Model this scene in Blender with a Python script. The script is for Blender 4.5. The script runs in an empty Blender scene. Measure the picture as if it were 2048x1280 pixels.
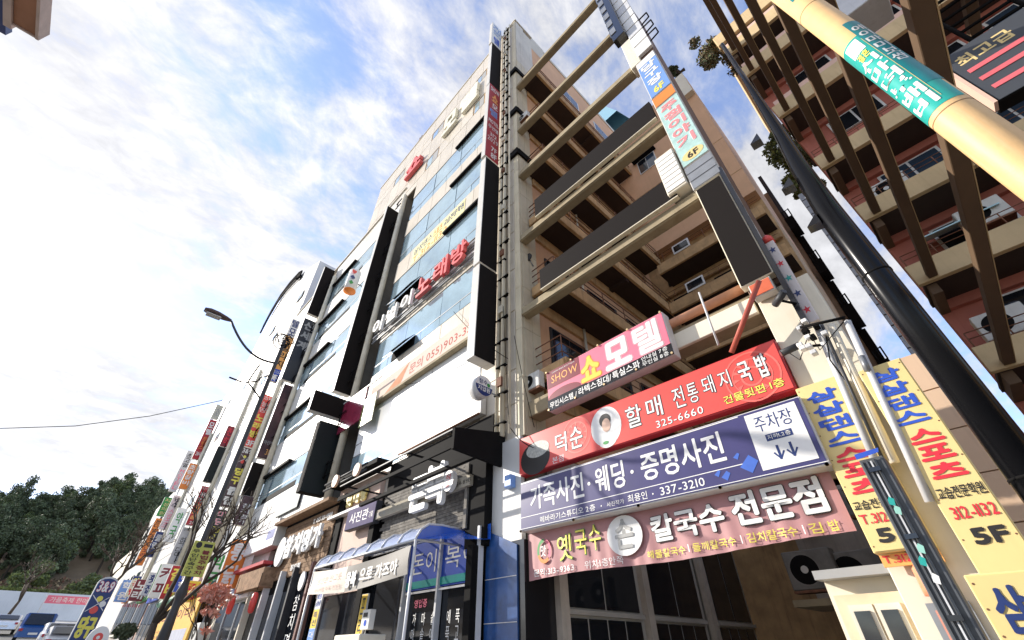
import bpy, bmesh, math, random
from mathutils import Vector, Matrix
import numpy as np
random.seed(7)
scn = bpy.context.scene
col = scn.collection
R = math.radians

# ------------------------------------------------------------------ camera
CAM = Vector((0, 0, 1.6)); FP = 840.5
TH, RO, YAW = R(38.57), R(-.304), R(46.5)
_h = Vector((-math.sin(YAW), math.cos(YAW), 0)); _r = Vector((math.cos(YAW), math.sin(YAW), 0)); _z = Vector((0, 0, 1))
FW = _h*math.cos(TH)+_z*math.sin(TH); UP = -_h*math.sin(TH)+_z*math.cos(TH)
RT = _r*math.cos(RO)+UP*math.sin(RO); UU = -_r*math.sin(RO)+UP*math.cos(RO)
cd = bpy.data.cameras.new("Camera"); cam = bpy.data.objects.new("Camera", cd); col.objects.link(cam)
cd.sensor_width = 36; cd.lens = FP/2048*36; cd.clip_start = .05; cd.clip_end = 2000
m = Matrix((RT, UU, -FW)).transposed().to_4x4(); m.translation = CAM
cam.matrix_world = m; scn.camera = cam

# surveyed points: sight line of a photo pixel met with a wall plane
def ray(px, py): return RT*((px-1024)/FP)-UU*((py-640)/FP)+FW
def QY(px, py, Y): d = ray(px, py); return CAM+d*(Y/d.y)
def QX(px, py, X): d = ray(px, py); return CAM+d*(X/d.x)

# ------------------------------------------------------------------ light
SUN = Vector((-.805, -.445, .393)).normalized()
EXPO = .84
w = bpy.data.worlds.new("World"); scn.world = w; w.use_nodes = True
nt = w.node_tree; nt.nodes.clear()
def N(t, typ, **kw):
    n = t.nodes.new(typ)
    for k, v in kw.items(): setattr(n, k, v)
    return n
out = N(nt, 'ShaderNodeOutputWorld'); bg = N(nt, 'ShaderNodeBackground'); bg.inputs[1].default_value = .15
sky = N(nt, 'ShaderNodeTexSky', sky_type='NISHITA', sun_disc=False)
sky.sun_elevation = math.asin(SUN.z); sky.sun_rotation = math.atan2(SUN.x, SUN.y)
sky.air_density = 1.0; sky.dust_density = .6; sky.ozone_density = 2.5
tc = N(nt, 'ShaderNodeTexCoord'); sep = N(nt, 'ShaderNodeSeparateXYZ'); nt.links.new(tc.outputs['Generated'], sep.inputs[0])
def MA(t, op, a, b=None, c=None, clamp=False):
    n = N(t, 'ShaderNodeMath', operation=op, use_clamp=clamp)
    for i, v in enumerate((a, b, c)):
        if v is None: continue
        if isinstance(v, (int, float)): n.inputs[i].default_value = v
        else: t.links.new(v, n.inputs[i])
    return n.outputs[0]
zz = MA(nt, 'ADD', MA(nt, 'MAXIMUM', sep.outputs[2], 0.0), .22)
cmb = N(nt, 'ShaderNodeCombineXYZ')
nt.links.new(MA(nt, 'DIVIDE', sep.outputs[0], zz), cmb.inputs[0]); nt.links.new(MA(nt, 'DIVIDE', sep.outputs[1], zz), cmb.inputs[1])
def noise(t, vec, scale, detail, rough=.55, dist=0., lac=2.0):
    n = N(t, 'ShaderNodeTexNoise'); n.inputs['Scale'].default_value = scale; n.inputs['Detail'].default_value = detail
    n.inputs['Roughness'].default_value = rough; n.inputs['Distortion'].default_value = dist; n.inputs['Lacunarity'].default_value = lac
    t.links.new(vec, n.inputs['Vector']); return n.outputs[0]
mp = N(nt, 'ShaderNodeMapping'); mp.inputs['Rotation'].default_value = (0, 0, R(38)); mp.inputs['Scale'].default_value = (1.0, .62, 1); mp.inputs['Location'].default_value = (1.3, 4.4, 0)
nt.links.new(cmb.outputs[0], mp.inputs[0])
big = noise(nt, mp.outputs[0], 1.15, 3, .5); fine = noise(nt, mp.outputs[0], 4.2, 10, .66, .35); rip = noise(nt, mp.outputs[0], 15, 8, .62, .3)
# thicker cloud towards the sun's side of the sky
dv = N(nt, 'ShaderNodeVectorMath', operation='DOT_PRODUCT'); nt.links.new(tc.outputs['Generated'], dv.inputs[0]); dv.inputs[1].default_value = SUN
s = MA(nt, 'ADD', MA(nt, 'MULTIPLY', big, 1.05), MA(nt, 'MULTIPLY', fine, .82)); s = MA(nt, 'ADD', s, MA(nt, 'MULTIPLY', rip, .34))
s = MA(nt, 'ADD', s, MA(nt, 'MULTIPLY', dv.outputs['Value'], .09))
cr = N(nt, 'ShaderNodeMapRange', interpolation_type='SMOOTHSTEP'); nt.links.new(s, cr.inputs[0]); cr.inputs[1].default_value = .99; cr.inputs[2].default_value = 1.25
cf = MA(nt, 'ADD', MA(nt, 'MULTIPLY', cr.outputs[0], .80), .18)
# cloud brightness: forward scattering near the sun, grey where thick and low
br = MA(nt, 'ADD', 3.0, MA(nt, 'MULTIPLY', MA(nt, 'POWER', MA(nt, 'MAXIMUM', dv.outputs['Value'], 0.), 2.), .9))
br = MA(nt, 'MULTIPLY', br, MA(nt, 'ADD', .0, MA(nt, 'ADD', MA(nt, 'MULTIPLY', fine, .95), MA(nt, 'MULTIPLY', rip, 1.0))))
cc = N(nt, 'ShaderNodeVectorMath', operation='SCALE'); cc.inputs[0].default_value = (1.0, 1.0, 1.03); nt.links.new(br, cc.inputs['Scale'])
hs = N(nt, 'ShaderNodeVectorMath', operation='MULTIPLY'); nt.links.new(sky.outputs[0], hs.inputs[0]); hs.inputs[1].default_value = (1.35, 1.38, 1.62)
mx = N(nt, 'ShaderNodeMix', data_type='RGBA'); nt.links.new(cf, mx.inputs[0]); nt.links.new(hs.outputs[0], mx.inputs[6]); nt.links.new(cc.outputs[0], mx.inputs[7])
nt.links.new(mx.outputs[2], bg.inputs[0]); nt.links.new(bg.outputs[0], out.inputs[0])
ld = bpy.data.lights.new("Sun", 'SUN'); ld.energy = 3.8; ld.angle = R(.5); ld.color = (1, .93, .83)
lo = bpy.data.objects.new("Sun", ld); col.objects.link(lo); lo.rotation_euler = SUN.to_track_quat('Z', 'Y').to_euler()
vs = scn.view_settings; vs.view_transform = 'Standard'; vs.look = 'None'; vs.exposure = EXPO; vs.gamma = 1; vs.use_curve_mapping = False
scn.cycles.max_bounces = 6; scn.cycles.transparent_max_bounces = 6; scn.cycles.caustics_reflective = False; scn.cycles.caustics_refractive = False

# ------------------------------------------------------------------ materials
MC = {}
def mat(name, c, rough=.6, metal=0., var=.12, scale=3., bump=.0, bscale=40., streak=0., spec=.5, dirt=None, alpha=1., ior=1.45, trans=0., emit=0.):
    if name in MC: return MC[name]
    M = bpy.data.materials.new(name); M.use_nodes = True; t = M.node_tree; p = t.nodes['Principled BSDF']
    p.inputs['Roughness'].default_value = rough; p.inputs['Metallic'].default_value = metal; p.inputs['Specular IOR Level'].default_value = spec
    p.inputs['Alpha'].default_value = alpha; p.inputs['Transmission Weight'].default_value = trans; p.inputs['IOR'].default_value = ior
    g = N(t, 'ShaderNodeNewGeometry'); pos = g.outputs['Position']
    c4 = (*c, 1)
    if var > 0:
        nf = noise(t, pos, scale, 6, .6)
        mr = N(t, 'ShaderNodeMapRange'); t.links.new(nf, mr.inputs[0]); mr.inputs[1].default_value = .3; mr.inputs[2].default_value = .7
        mr.inputs[3].default_value = 1-var; mr.inputs[4].default_value = 1+var
        v = mr.outputs[0]
        oi = N(t, 'ShaderNodeObjectInfo'); v = MA(t, 'MULTIPLY', v, MA(t, 'ADD', 1-var*.35, MA(t, 'MULTIPLY', oi.outputs['Random'], var*.7)))
        sc = N(t, 'ShaderNodeVectorMath', operation='SCALE'); sc.inputs[0].default_value = c; t.links.new(v, sc.inputs['Scale']); colr = sc.outputs[0]
        if streak > 0:
            m2 = N(t, 'ShaderNodeMapping'); m2.inputs['Scale'].default_value = (5, 5, .35); t.links.new(pos, m2.inputs[0])
            sf = noise(t, m2.outputs[0], 1.6, 7, .65)
            r2 = N(t, 'ShaderNodeMapRange', interpolation_type='SMOOTHSTEP'); t.links.new(sf, r2.inputs[0]); r2.inputs[1].default_value = .5; r2.inputs[2].default_value = .75; r2.inputs[4].default_value = streak
            mm = N(t, 'ShaderNodeMix', data_type='RGBA'); t.links.new(r2.outputs[0], mm.inputs[0]); t.links.new(colr, mm.inputs[6]); mm.inputs[7].default_value = (*(dirt or tuple(x*.35 for x in c)), 1); colr = mm.outputs[2]
        t.links.new(colr, p.inputs['Base Color'])
    else: p.inputs['Base Color'].default_value = c4
    if bump > 0:
        bn = N(t, 'ShaderNodeBump'); bn.inputs['Strength'].default_value = bump; bn.inputs['Distance'].default_value = .02
        t.links.new(noise(t, pos, bscale, 5, .6), bn.inputs['Height']); t.links.new(bn.outputs[0], p.inputs['Normal'])
    if emit > 0: p.inputs['Emission Color'].default_value = c4; p.inputs['Emission Strength'].default_value = emit
    MC[name] = M; return M
facade = mat('facade_tile', (.60, .545, .455), .38, var=.10, scale=.9, streak=.28, dirt=(.40, .33, .24), bump=.05)
facade2 = mat('facade_white', (.64, .63, .60), .45, var=.10, scale=.7, streak=.25, dirt=(.5, .48, .44))
joint = mat('joint_dark', (.25, .21, .17), .9)
core = mat('core_wall', (.17, .15, .12), .9)
pierm = mat('pier_tile', (.60, .53, .38), .55, var=.1, scale=1.5, streak=.3, dirt=(.3, .24, .15), bump=.1)
sidew = mat('side_salmon', (.68, .41, .24), .8, var=.08, scale=.8, streak=.2, dirt=(.35, .2, .12), bump=.1)
sidepale = mat('side_pale', (.62, .58, .50), .8, var=.1, scale=.8, streak=.25)
edge = mat('slab_edge', (.52, .33, .16), .85, var=.22, scale=2.5, streak=.5, dirt=(.14, .07, .04), bump=.2)
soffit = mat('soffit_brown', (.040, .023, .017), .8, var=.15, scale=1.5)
beamm = mat('beam_concrete', (.33, .27, .17), .8, var=.18, scale=2., streak=.4, dirt=(.2, .13, .07), bump=.2)
glassb = mat('glass_blue', (.40, .55, .64), .07, metal=.6, var=.14, scale=1.2)
glassd = mat('glass_dark', (.035, .055, .085), .06, metal=.0, var=.1, spec=1.)
glassk = mat('glass_black', (.012, .014, .018), .05, var=.1, spec=.8)
alu = mat('aluminium', (.50, .52, .54), .35, metal=.6, var=.06)
framew = mat('frame_white', (.72, .71, .68), .4, var=.05)
black = mat('black_paint', (.009, .0085, .0085), .75, var=.15, spec=.08)
blackg = mat('black_gloss', (.010, .010, .012), .18, var=.15, spec=.8)
signdark = mat('sign_dark', (.014, .011, .0098), .8, var=.02, scale=.6, spec=.15)
signdark2 = mat('sign_dark_green', (.014, .018, .018), .45, var=.08, spec=.25)
signwhite = mat('sign_white', (.80, .79, .76), .45, var=.04)
signedge = mat('sign_edge_white', (.60, .58, .54), .45, var=.06, streak=.25, scale=4.)
red = mat('red_print', (.76, .085, .07), .35, var=.05)
redd = mat('red_dark', (.42, .02, .03), .4, var=.08)
redsteel = mat('red_steel', (.42, .09, .06), .5, var=.2, scale=6, streak=.3)
pink = mat('pink_print', (.80, .18, .26), .4, var=.05)
maroon = mat('maroon_print', (.20, .02, .035), .4, var=.1)
navy = mat('navy_print', (.05, .045, .15), .35, var=.1)
navy2 = mat('navy_flat', (.02, .04, .16), .35, var=.06)
blue = mat('blue_print', (.03, .09, .50), .35, var=.08)
bluel = mat('blue_light_print', (.18, .33, .68), .4, var=.05)
white = mat('white_print', (.82, .81, .78), .45, var=.03)
grey = mat('grey_print', (.36, .36, .35), .5, var=.05)
yellow = mat('yellow_print', (.83, .58, .06), .45, var=.04)
yellowl = mat('yellow_light_print', (.76, .60, .26), .5, var=.04, streak=.06)
yellowt = mat('yellow_text', (.85, .75, .12), .5, var=.03)
orange = mat('orange_print', (.80, .24, .04), .45, var=.05)
orangel = mat('orange_light_print', (.86, .42, .12), .45, var=.05)
green = mat('green_print', (.05, .30, .07), .45, var=.05)
teal = mat('teal_print', (.02, .36, .31), .35, var=.08)
teall = mat('teal_light_print', (.42, .62, .58), .5, var=.2, scale=5)
bannerm = mat('banner_maroon', (.44, .22, .22), .55, var=.08, scale=2)
blackt = mat('black_text', (.02, .018, .018), .5, var=.0)
redt = mat('red_text', (.72, .03, .05), .45, var=.0)
wood = mat('wood_grey', (.17, .155, .135), .7, var=.45, scale=7, bump=.2, spec=.12)
woodb = mat('wood_brown', (.29, .19, .12), .8, var=.35, scale=8, bump=.2, spec=.12)
cwall = mat('terracotta_wall', (.46, .155, .11), .8, var=.1, scale=.8, streak=.2, dirt=(.25, .07, .05))
cpara = mat('ochre_parapet', (.62, .46, .25), .75, var=.1, scale=1.1, streak=.3, dirt=(.38, .25, .12))
cbeam = mat('brown_beam', (.12, .075, .042), .75, var=.12, scale=1.2)
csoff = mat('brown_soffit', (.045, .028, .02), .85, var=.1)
cpale = mat('peach_panel', (.72, .48, .38), .75, var=.05)
steel = mat('steel_grey', (.30, .31, .32), .45, metal=.5, var=.12)
steeld = mat('steel_dark', (.040, .042, .046), .55, metal=.1, var=.2, scale=12)
steelw = mat('steel_white', (.62, .62, .62), .4, var=.08, streak=.2)
conduit = mat('conduit_cream', (.70, .64, .50), .5, var=.12, scale=3, streak=.4, dirt=(.3, .2, .1))
rust = mat('rust', (.20, .09, .05), .8, var=.3, scale=12)
tubem = mat('anti_poster_wrap', (.78, .50, .23), .5, var=.06, scale=5, bump=.12, bscale=60, streak=.5, dirt=(.82, .60, .38))
asphalt = mat('asphalt', (.09, .09, .09), .9, var=.2, scale=4, bump=.3, bscale=120)
paving = mat('paving', (.42, .39, .35), .85, var=.15, scale=2, bump=.2)
kerb = mat('kerb_stone', (.4, .39, .37), .8, var=.1)
whitewall = mat('white_wall', (.72, .72, .70), .7, var=.06, scale=.4, streak=.2)
beigew = mat('beige_wall', (.74, .68, .55), .7, var=.06, scale=1.2, streak=.18, dirt=(.42, .35, .24))
tanw = mat('tan_tile', (.66, .47, .32), .6, var=.06, scale=1, streak=.15)
hillm = mat('hill_soil', (.17, .12, .07), .95, var=.4, scale=.12)
leafd = mat('foliage_dark', (.095, .115, .06), .75, var=.4, scale=.9)
leafm = mat('foliage_mid', (.13, .16, .07), .7, var=.4, scale=1.2)
leafb = mat('foliage_bronze', (.16, .12, .06), .7, var=.35, scale=1.2)
leafy = mat('foliage_yellow_green', (.17, .20, .05), .7, var=.35, scale=1)  # lighter yellow green leaves
leafr = mat('foliage_red', (.66, .32, .24), .65, var=.35, scale=8)
bark = mat('bark', (.075, .055, .04), .9, var=.3, scale=10, bump=.4)
drygrass = mat('dry_grass', (.46, .34, .18), .9, var=.4, scale=.3)
skyblue = mat('pyramid_glass', (.20, .40, .50), .2, var=.05)
carblue = mat('car_blue', (.015, .07, .26), .2, var=.05)
carsilver = mat('car_silver', (.62, .63, .65), .25, metal=.4, var=.04)
acmat = mat('ac_white', (.62, .61, .56), .5, var=.08, streak=.3)
tarp = mat('blue_polycarbonate', (.02, .12, .60), .12, var=.1, alpha=.82, spec=.8)
tarpw = mat('awning_white_blue', (.45, .52, .72), .15, var=.1, alpha=.8, spec=.8)
acry = mat('translucent_maroon', (.30, .03, .07), .2, var=.2, alpha=.8)
acryg = mat('translucent_green', (.30, .36, .12), .2, var=.3, alpha=.8)
bluegloss = mat('blue_vinyl', (.02, .07, .22), .25, var=.35, scale=3, spec=.8)
ledw = mat('lamp_glass', (.55, .55, .52), .3, var=.05)
rubber = mat('rubber', (.02, .02, .02), .8)

# ------------------------------------------------------------------ builders
def T(name, label, cat, loc=(0, 0, 0), group=None):
    o = bpy.data.objects.new(name, None); col.objects.link(o); o.location = loc; o.empty_display_size = .2
    o['label'] = label; o['category'] = cat
    if group: o['group'] = group
    return o
def S(name, me, m_, parent=None, kind='structure'):
    me.materials.append(m_) if m_ and not me.materials else None
    o = bpy.data.objects.new(name, me); col.objects.link(o)
    if parent: o.parent = parent
    elif kind: o['kind'] = kind
    return o
BC = {}
def B(par, name, m_, x0, x1, y0, y1, z0, z1, bev=0., rot=None):
    """box part, corners in world coordinates; alike boxes share one mesh"""
    x0, x1 = min(x0, x1), max(x0, x1); y0, y1 = min(y0, y1), max(y0, y1); z0, z1 = min(z0, z1), max(z0, z1)
    d = (round(x1-x0, 3), round(y1-y0, 3), round(z1-z0, 3)); k = (d, m_.name, bev)
    me = BC.get(k)
    if me is None:
        bm = bmesh.new(); bmesh.ops.create_cube(bm, size=1); bmesh.ops.scale(bm, vec=d, verts=bm.verts)
        if bev > 0: bmesh.ops.bevel(bm, geom=bm.edges[:], offset=min(bev, min(d)*.3), segments=1, affect='EDGES')
        me = bpy.data.meshes.new(name); bm.to_mesh(me); bm.free(); me.materials.append(m_); BC[k] = me
    o = bpy.data.objects.new(name, me); col.objects.link(o)
    c = Vector(((x0+x1)/2, (y0+y1)/2, (z0+z1)/2))
    if par is not None: o.parent = par; c = c-wloc(par)
    o.location = c
    if rot: o.rotation_euler = rot
    return o
def wloc(o):
    v = Vector((0, 0, 0))
    while o is not None: v += o.location; o = o.parent
    return v
def mesh(par, name, verts, faces, m_, smooth=False, kind=None, mi=None, mats=None):
    off = wloc(par) if par is not None else Vector((0, 0, 0))
    me = bpy.data.meshes.new(name); me.from_pydata([tuple(Vector(v)-off) for v in verts], [], faces)
    for q in (mats or [m_]): me.materials.append(q)
    if mi: me.polygons.foreach_set('material_index', mi)
    if smooth: me.polygons.foreach_set('use_smooth', [True]*len(me.polygons))
    me.update()
    o = bpy.data.objects.new(name, me); col.objects.link(o)
    if par is not None: o.parent = par
    if kind: o['kind'] = kind
    return o
def tubegeo(path, r, n=8, caps=True):
    V, Fc = [], []; P = [Vector(p) for p in path]; rr = r if isinstance(r, (list, tuple)) else [r]*len(P)
    ref = None
    for i, p in enumerate(P):
        d = (P[min(i+1, len(P)-1)]-P[max(i-1, 0)]).normalized()
        if ref is None: ref = Vector((0, 0, 1)) if abs(d.z) < .9 else Vector((1, 0, 0))
        a = d.cross(ref).normalized(); b = a.cross(d).normalized(); ref = b
        for j in range(n):
            t = 2*math.pi*j/n; V.append(p+a*math.cos(t)*rr[i]+b*math.sin(t)*rr[i])
    for i in range(len(P)-1):
        for j in range(n): Fc.append((i*n+j, i*n+(j+1) % n, (i+1)*n+(j+1) % n, (i+1)*n+j))
    if caps: Fc.append(tuple(range(n-1, -1, -1))); Fc.append(tuple(range((len(P)-1)*n, len(P)*n)))
    return V, Fc
def tube(par, name, path, r, m_, n=8, kind=None):
    V, Fc = tubegeo(path, r, n); return mesh(par, name, V, Fc, m_, smooth=True, kind=kind)
def multitube(par, name, paths, r, m_, n=5, kind=None):
    V, Fc = [], []
    for p in paths:
        rad = r
        if isinstance(p, tuple) and len(p) == 2 and isinstance(p[0], list): p, rad = p
        a, b = tubegeo(p, rad, n); o = len(V); V += a; Fc += [tuple(i+o for i in f) for f in b]
    return mesh(par, name, V, Fc, m_, smooth=True, kind=kind)
def prism(par, name, prof, axis, a0, a1, m_):
    """polygon prof [(u,v)] extruded along axis: 'x' -> (y,z), 'y' -> (x,z), 'z' -> (x,y)"""
    f = {'x': lambda a, u, v: (a, u, v), 'y': lambda a, u, v: (u, a, v), 'z': lambda a, u, v: (u, v, a)}[axis]
    n = len(prof); V = [f(a0, *p) for p in prof]+[f(a1, *p) for p in prof]
    F = [tuple(range(n)), tuple(range(2*n-1, n-1, -1))]+[(i, (i+1) % n, n+(i+1) % n, n+i) for i in range(n)]
    o = mesh(par, name, V, F, m_); bm = bmesh.new(); bm.from_mesh(o.data); bmesh.ops.recalc_face_normals(bm, faces=bm.faces); bm.to_mesh(o.data); bm.free(); return o
CHARS = ''.join(chr(c) for c in list(range(33, 127))+[9824, 9829, 9830, 44032, 44036, 44040, 44148, 44172, 44208, 44221, 44228, 44256, 44264, 44288, 44368, 44396, 44397, 44536, 44553, 44592, 44608, 44648, 45128, 45208, 45236, 45432, 45720, 45796, 45800, 45805, 45812, 45817, 45824, 45828, 45908, 45909, 46024, 46041, 46076, 46263, 46308, 46356, 46377, 46405, 46888, 46972, 47000, 47049, 47101, 47105, 47144, 47196, 47336, 47352, 47495, 47532, 47560, 47579, 47588, 47749, 47784, 47924, 47928, 47932, 48120, 48128, 48148, 48165, 48169, 48176, 48277, 48324, 48372, 48373, 48374, 48376, 48512, 48516, 48520, 48708, 48716, 48757, 49324, 49328, 49340, 49440, 49444, 49457, 49464, 49549, 49552, 49573, 49660, 49688, 49692, 49828, 49845, 49884, 49885, 49888, 49892, 49900, 49928, 50500, 50504, 50517, 50556, 50557, 50628, 50629, 50640, 50672, 50676, 50689, 50715, 50724, 50836, 50857, 50864, 50868, 50896, 50920, 50948, 50952, 50977, 51004, 51008, 51012, 51020, 51032, 51060, 51064, 51076, 51089, 51109, 51204, 51216, 51221, 51228, 51313, 51316, 51452, 51473, 51592, 51613, 51648, 51652, 51665, 51901, 52264, 52280, 52380, 52392, 52488, 52572, 52629, 52768, 52789, 52824, 52840, 52860, 52964, 53364, 53440, 53461, 53581, 53588, 53596, 53685, 53916, 53944, 53945, 54028, 54200, 54252, 54393, 54504, 54532, 54588, 54616, 54617, 54620, 54624, 54644, 54665, 54756, 54840, 54844, 54868, 54924, 54925, 54943])
def make_atlas():
    """every character of the lettering as a flat outline, taken from one text object"""
    c = bpy.data.curves.new('t', 'FONT'); c.body = '\n'.join(CHARS); c.size = 1; c.space_line = 3; c.resolution_u = 2; c.fill_mode = 'FRONT'
    o = bpy.data.objects.new('t', c); me = o.to_mesh(); A_ = {}; V = [v.co.copy() for v in me.vertices]; ln = [int(math.floor((1.5-v.y)/3)) for v in V]
    mp_ = {}
    for i, k in enumerate(ln):
        g = A_.setdefault(CHARS[min(k, len(CHARS)-1)], ([], [])); mp_[i] = len(g[0]); g[0].append(Vector((V[i].x, V[i].y+3*k, 0)))
    for p in me.polygons:
        q = tuple(p.vertices); A_[CHARS[ln[q[0]]]][1].append(tuple(mp_[i] for i in q))
    o.to_mesh_clear(); bpy.data.objects.remove(o); bpy.data.curves.remove(c); return A_
def solid(g):
    """front face plus side walls along the open edges"""
    V, F = g; n = len(V); E = {}
    for f in F:
        for i in range(len(f)):
            e = (f[i], f[(i+1) % len(f)]); k = (min(e), max(e)); E[k] = None if k in E else e
    return [Vector((v.x, v.y, .5)) for v in V]+[Vector((v.x, v.y, -.5)) for v in V], list(F)+[(e[0], n+e[0], n+e[1], e[1]) for e in E.values() if e]
FLAT = make_atlas()
ATLAS = {False: FLAT, True: {k: solid(v) for k, v in FLAT.items()}}
GC = {}
def glyph(s, ext):
    k = (s, ext)
    if k in GC: return GC[k]
    V, F, x = [], [], 0.
    for ch in s:
        if ch == ' ': x += .32; continue
        gv, gf = ATLAS[ext].get(ch, ([], []))
        if not gv: continue
        a = min(v.x for v in gv); b = max(v.x for v in gv); o = len(V)
        if ord(ch) > 0x1100: V += [Vector((v.x+x, v.y, v.z)) for v in gv]; x += .93
        else: V += [Vector((v.x-a+x, v.y, v.z)) for v in gv]; x += b-a+.13
        F += [tuple(i+o for i in f) for f in gf]
    if V: r = (V, F, min(v.x for v in V), max(v.x for v in V), min(v.y for v in V), max(v.y for v in V))
    else: r = (V, F, 0, 1, 0, 1)
    GC[k] = r; return r
def place(plane, at, u, v, d):
    # plane 'Y' faces -Y, 'X' faces +X; d = distance out of the face
    return (u, at-d, v) if plane == 'Y' else (at+d, u, v)
def put(par, items, plane, at, m_, depth=.004, name='lettering', lift=.003, smooth=False):
    """items: (string, u0, u1, v0, v1, weight, slant)"""
    V, F = [], []
    for it in items:
        s, u0, u1, v0, v1 = it[:5]; off = it[5] if len(it) > 5 else .0; sl = it[6] if len(it) > 6 else 0.
        g, f, a0, a1, b0, b1 = glyph(s, depth > .01)
        if not g: continue
        e = off*(v1-v0)*.9 if off > .004 else 0
        u0 += e; u1 -= e; v0 += e; v1 -= e
        du = (u1-u0)/max(a1-a0, 1e-3); dvv = (v1-v0)/max(b1-b0, 1e-3)
        # heavier weight: the outline repeated around a small circle, each a hair above the last
        n_ = 0 if e == 0 else (8 if v1-v0 > .2 else 5)
        for k_ in range(n_+1):
            o = len(V); t_ = 2*math.pi*k_/max(n_, 1); eu, ev = (0, 0) if k_ == n_ else (e*math.cos(t_), e*math.sin(t_)); l_ = lift+.0002*k_
            for p in g:
                vv = v0+(p.y-b0)*dvv+ev
                V.append(place(plane, at, u0+(p.x-a0)*du+eu+sl*(vv-v0), vv, l_+(p.z+.5)*depth if depth > .01 else l_))
            F += [tuple(i+o for i in q) for q in f]
    if not V: return None
    return mesh(par, name, V, F, m_)
def stack(s, u0, u1, v0, v1, w_=.02, fill=.84):
    """characters one under another in equal cells"""
    n = len(s); h = (v1-v0)/n; r = []
    for i, c in enumerate(s):
        if c == ' ': continue
        t = v1-i*h; r.append((c, u0, u1, t-h*(.5+fill/2), t-h*(.5-fill/2), w_))
    return r
def out2(par, items, plane, at, m1, m2, grow=.035, name='lettering', depth=.004):
    R_ = []
    for i in items:
        h = i[4]-i[3]; g = grow*h; w0 = (i[5] if len(i) > 5 else 0); R_.append((i[0], i[1]-g, i[2]+g, i[3]-g, i[4]+g, w0+grow)+tuple(i[6:]))
    put(par, R_, plane, at, m2, name='lettering_outline', lift=.002)
    return put(par, items, plane, at, m1, name=name, lift=.006, depth=depth)
def disc(par, name, plane, at, u, v, ru, rv, m_, lift=.003, n=28, thick=0, rin=0):
    V = []; F = []
    for i in range(n):
        t = 2*math.pi*i/n; V.append(place(plane, at, u+ru*math.cos(t), v+rv*math.sin(t), lift))
    if rin:
        for i in range(n):
            t = 2*math.pi*i/n; V.append(place(plane, at, u+ru*rin*math.cos(t), v+rv*rin*math.sin(t), lift))
        F = [(i, (i+1) % n, n+(i+1) % n, n+i) for i in range(n)]
    elif thick:
        for i in range(n):
            t = 2*math.pi*i/n; V.append(place(plane, at, u+ru*math.cos(t), v+rv*math.sin(t), lift-thick))
        F = [tuple(range(n)), tuple(range(2*n-1, n-1, -1))]+[(i, n+i, n+(i+1) % n, (i+1) % n) for i in range(n)]
    else: F = [tuple(range(n))]
    return mesh(par, name, V, F, m_)
def poly(par, name, plane, at, pts, m_, lift=.003):
    return mesh(par, name, [place(plane, at, u, v, lift) for u, v in pts], [tuple(range(len(pts)))], m_)
def patch(par, name, plane, at, u0, u1, v0, v1, m_, lift=.003): return poly(par, name, plane, at, [(u0, v0), (u1, v0), (u1, v1), (u0, v1)], m_, lift)

# ------------------------------------------------------------------ ground
def gz(x): return 0. if x > -14 else min((-x-14)*.062, 6.5) if x > -119 else 6.5
def strip(name, m_, y0, y1, dz, xs, kind='structure'):
    V = []; F = []
    for i, x in enumerate(xs): V += [(x, y0, gz(x)+dz), (x, y1, gz(x)+dz)]
    for i in range(len(xs)-1): F.append((2*i, 2*i+1, 2*i+3, 2*i+2))
    o = mesh(None, name, V, F, m_, kind=kind); return o
xs = [600, 60, 20, 0, -14]+[-14-15*i for i in range(1, 8)]+[-300, -900]
strip('ground', mat('ground_concrete', (.30, .27, .23), .9, var=.15, scale=.4), -600, 900, -.02, xs)
strip('road', asphalt, -9, 3.2, .0, xs)
strip('pavement', paving, 3.35, 6.9, .13, xs[1:-1])
V = []; F = []
for x in xs[1:-1]: V += [(x, 3.2, gz(x)+.0), (x, 3.2, gz(x)+.135), (x, 3.35, gz(x)+.135)]
for i in range(len(xs)-3): F += [(3*i, 3*i+1, 3*i+4, 3*i+3), (3*i+1, 3*i+2, 3*i+5, 3*i+4)]
mesh(None, 'kerb', V, F, kerb, kind='structure')
strip('road_line', white, -2.95, -2.8, .004, xs[1:-1])
mesh(None, 'alley_pavement', [(-6.4, 6.9, .012), (-1, 6.9, .012), (-1, 30, .012), (-6.4, 30, .012)], [(0, 1, 2, 3)], paving, kind='structure')

# ------------------------------------------------------------------ building A (corner building)
def cells(a, b, n): return [(a+(b-a)*i/n, a+(b-a)*(i+1)/n) for i in range(n)]
def facade_rows(P, rows, m_, yf, th=.06, gap=.014, name='facade_panel'):
    for (x0, x1, z0, z1, nx, nz) in rows:
        for a, b in cells(x0, x1, nx):
            for c, d in cells(z0, z1, nz): B(P, name, m_, a+gap, b-gap, yf, yf+th-.005, c+gap, d-gap)
def tilt(): return (R(random.uniform(-.5, .5)), 0, R(random.uniform(-.6, .6)))
def ribbon(P, x0, x1, z0, z1, zt, nu, nl, yf, g=glassb, fr=steel):
    """ribbon window: tall panes over short ones, thin dark frame bars"""
    for a, b in cells(x0, x1, nu): B(P, 'window_pane', g, a+.015, b-.015, yf+.02, yf+.055, zt+.02, z1-.02, rot=tilt())
    for a, b in cells(x0, x1, nl): B(P, 'window_pane', g, a+.015, b-.015, yf+.02, yf+.055, z0+.02, zt-.02, rot=tilt())
    F_ = []
    o = B(P, 'window_frame', fr, x0, x1, yf+.03, yf+.057, z0-.001, z0+.045)
    B(P, 'window_frame', fr, x0, x1, yf+.012, yf+.057, zt-.022, zt+.022); B(P, 'window_frame', fr, x0, x1, yf+.03, yf+.057, z1-.045, z1)
A = T('corner_building', 'tall cream tiled corner building with ribbon windows, alley balconies and concrete beams', 'building', (-6.6, 6.4, 0))
YF = 6.4
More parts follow.
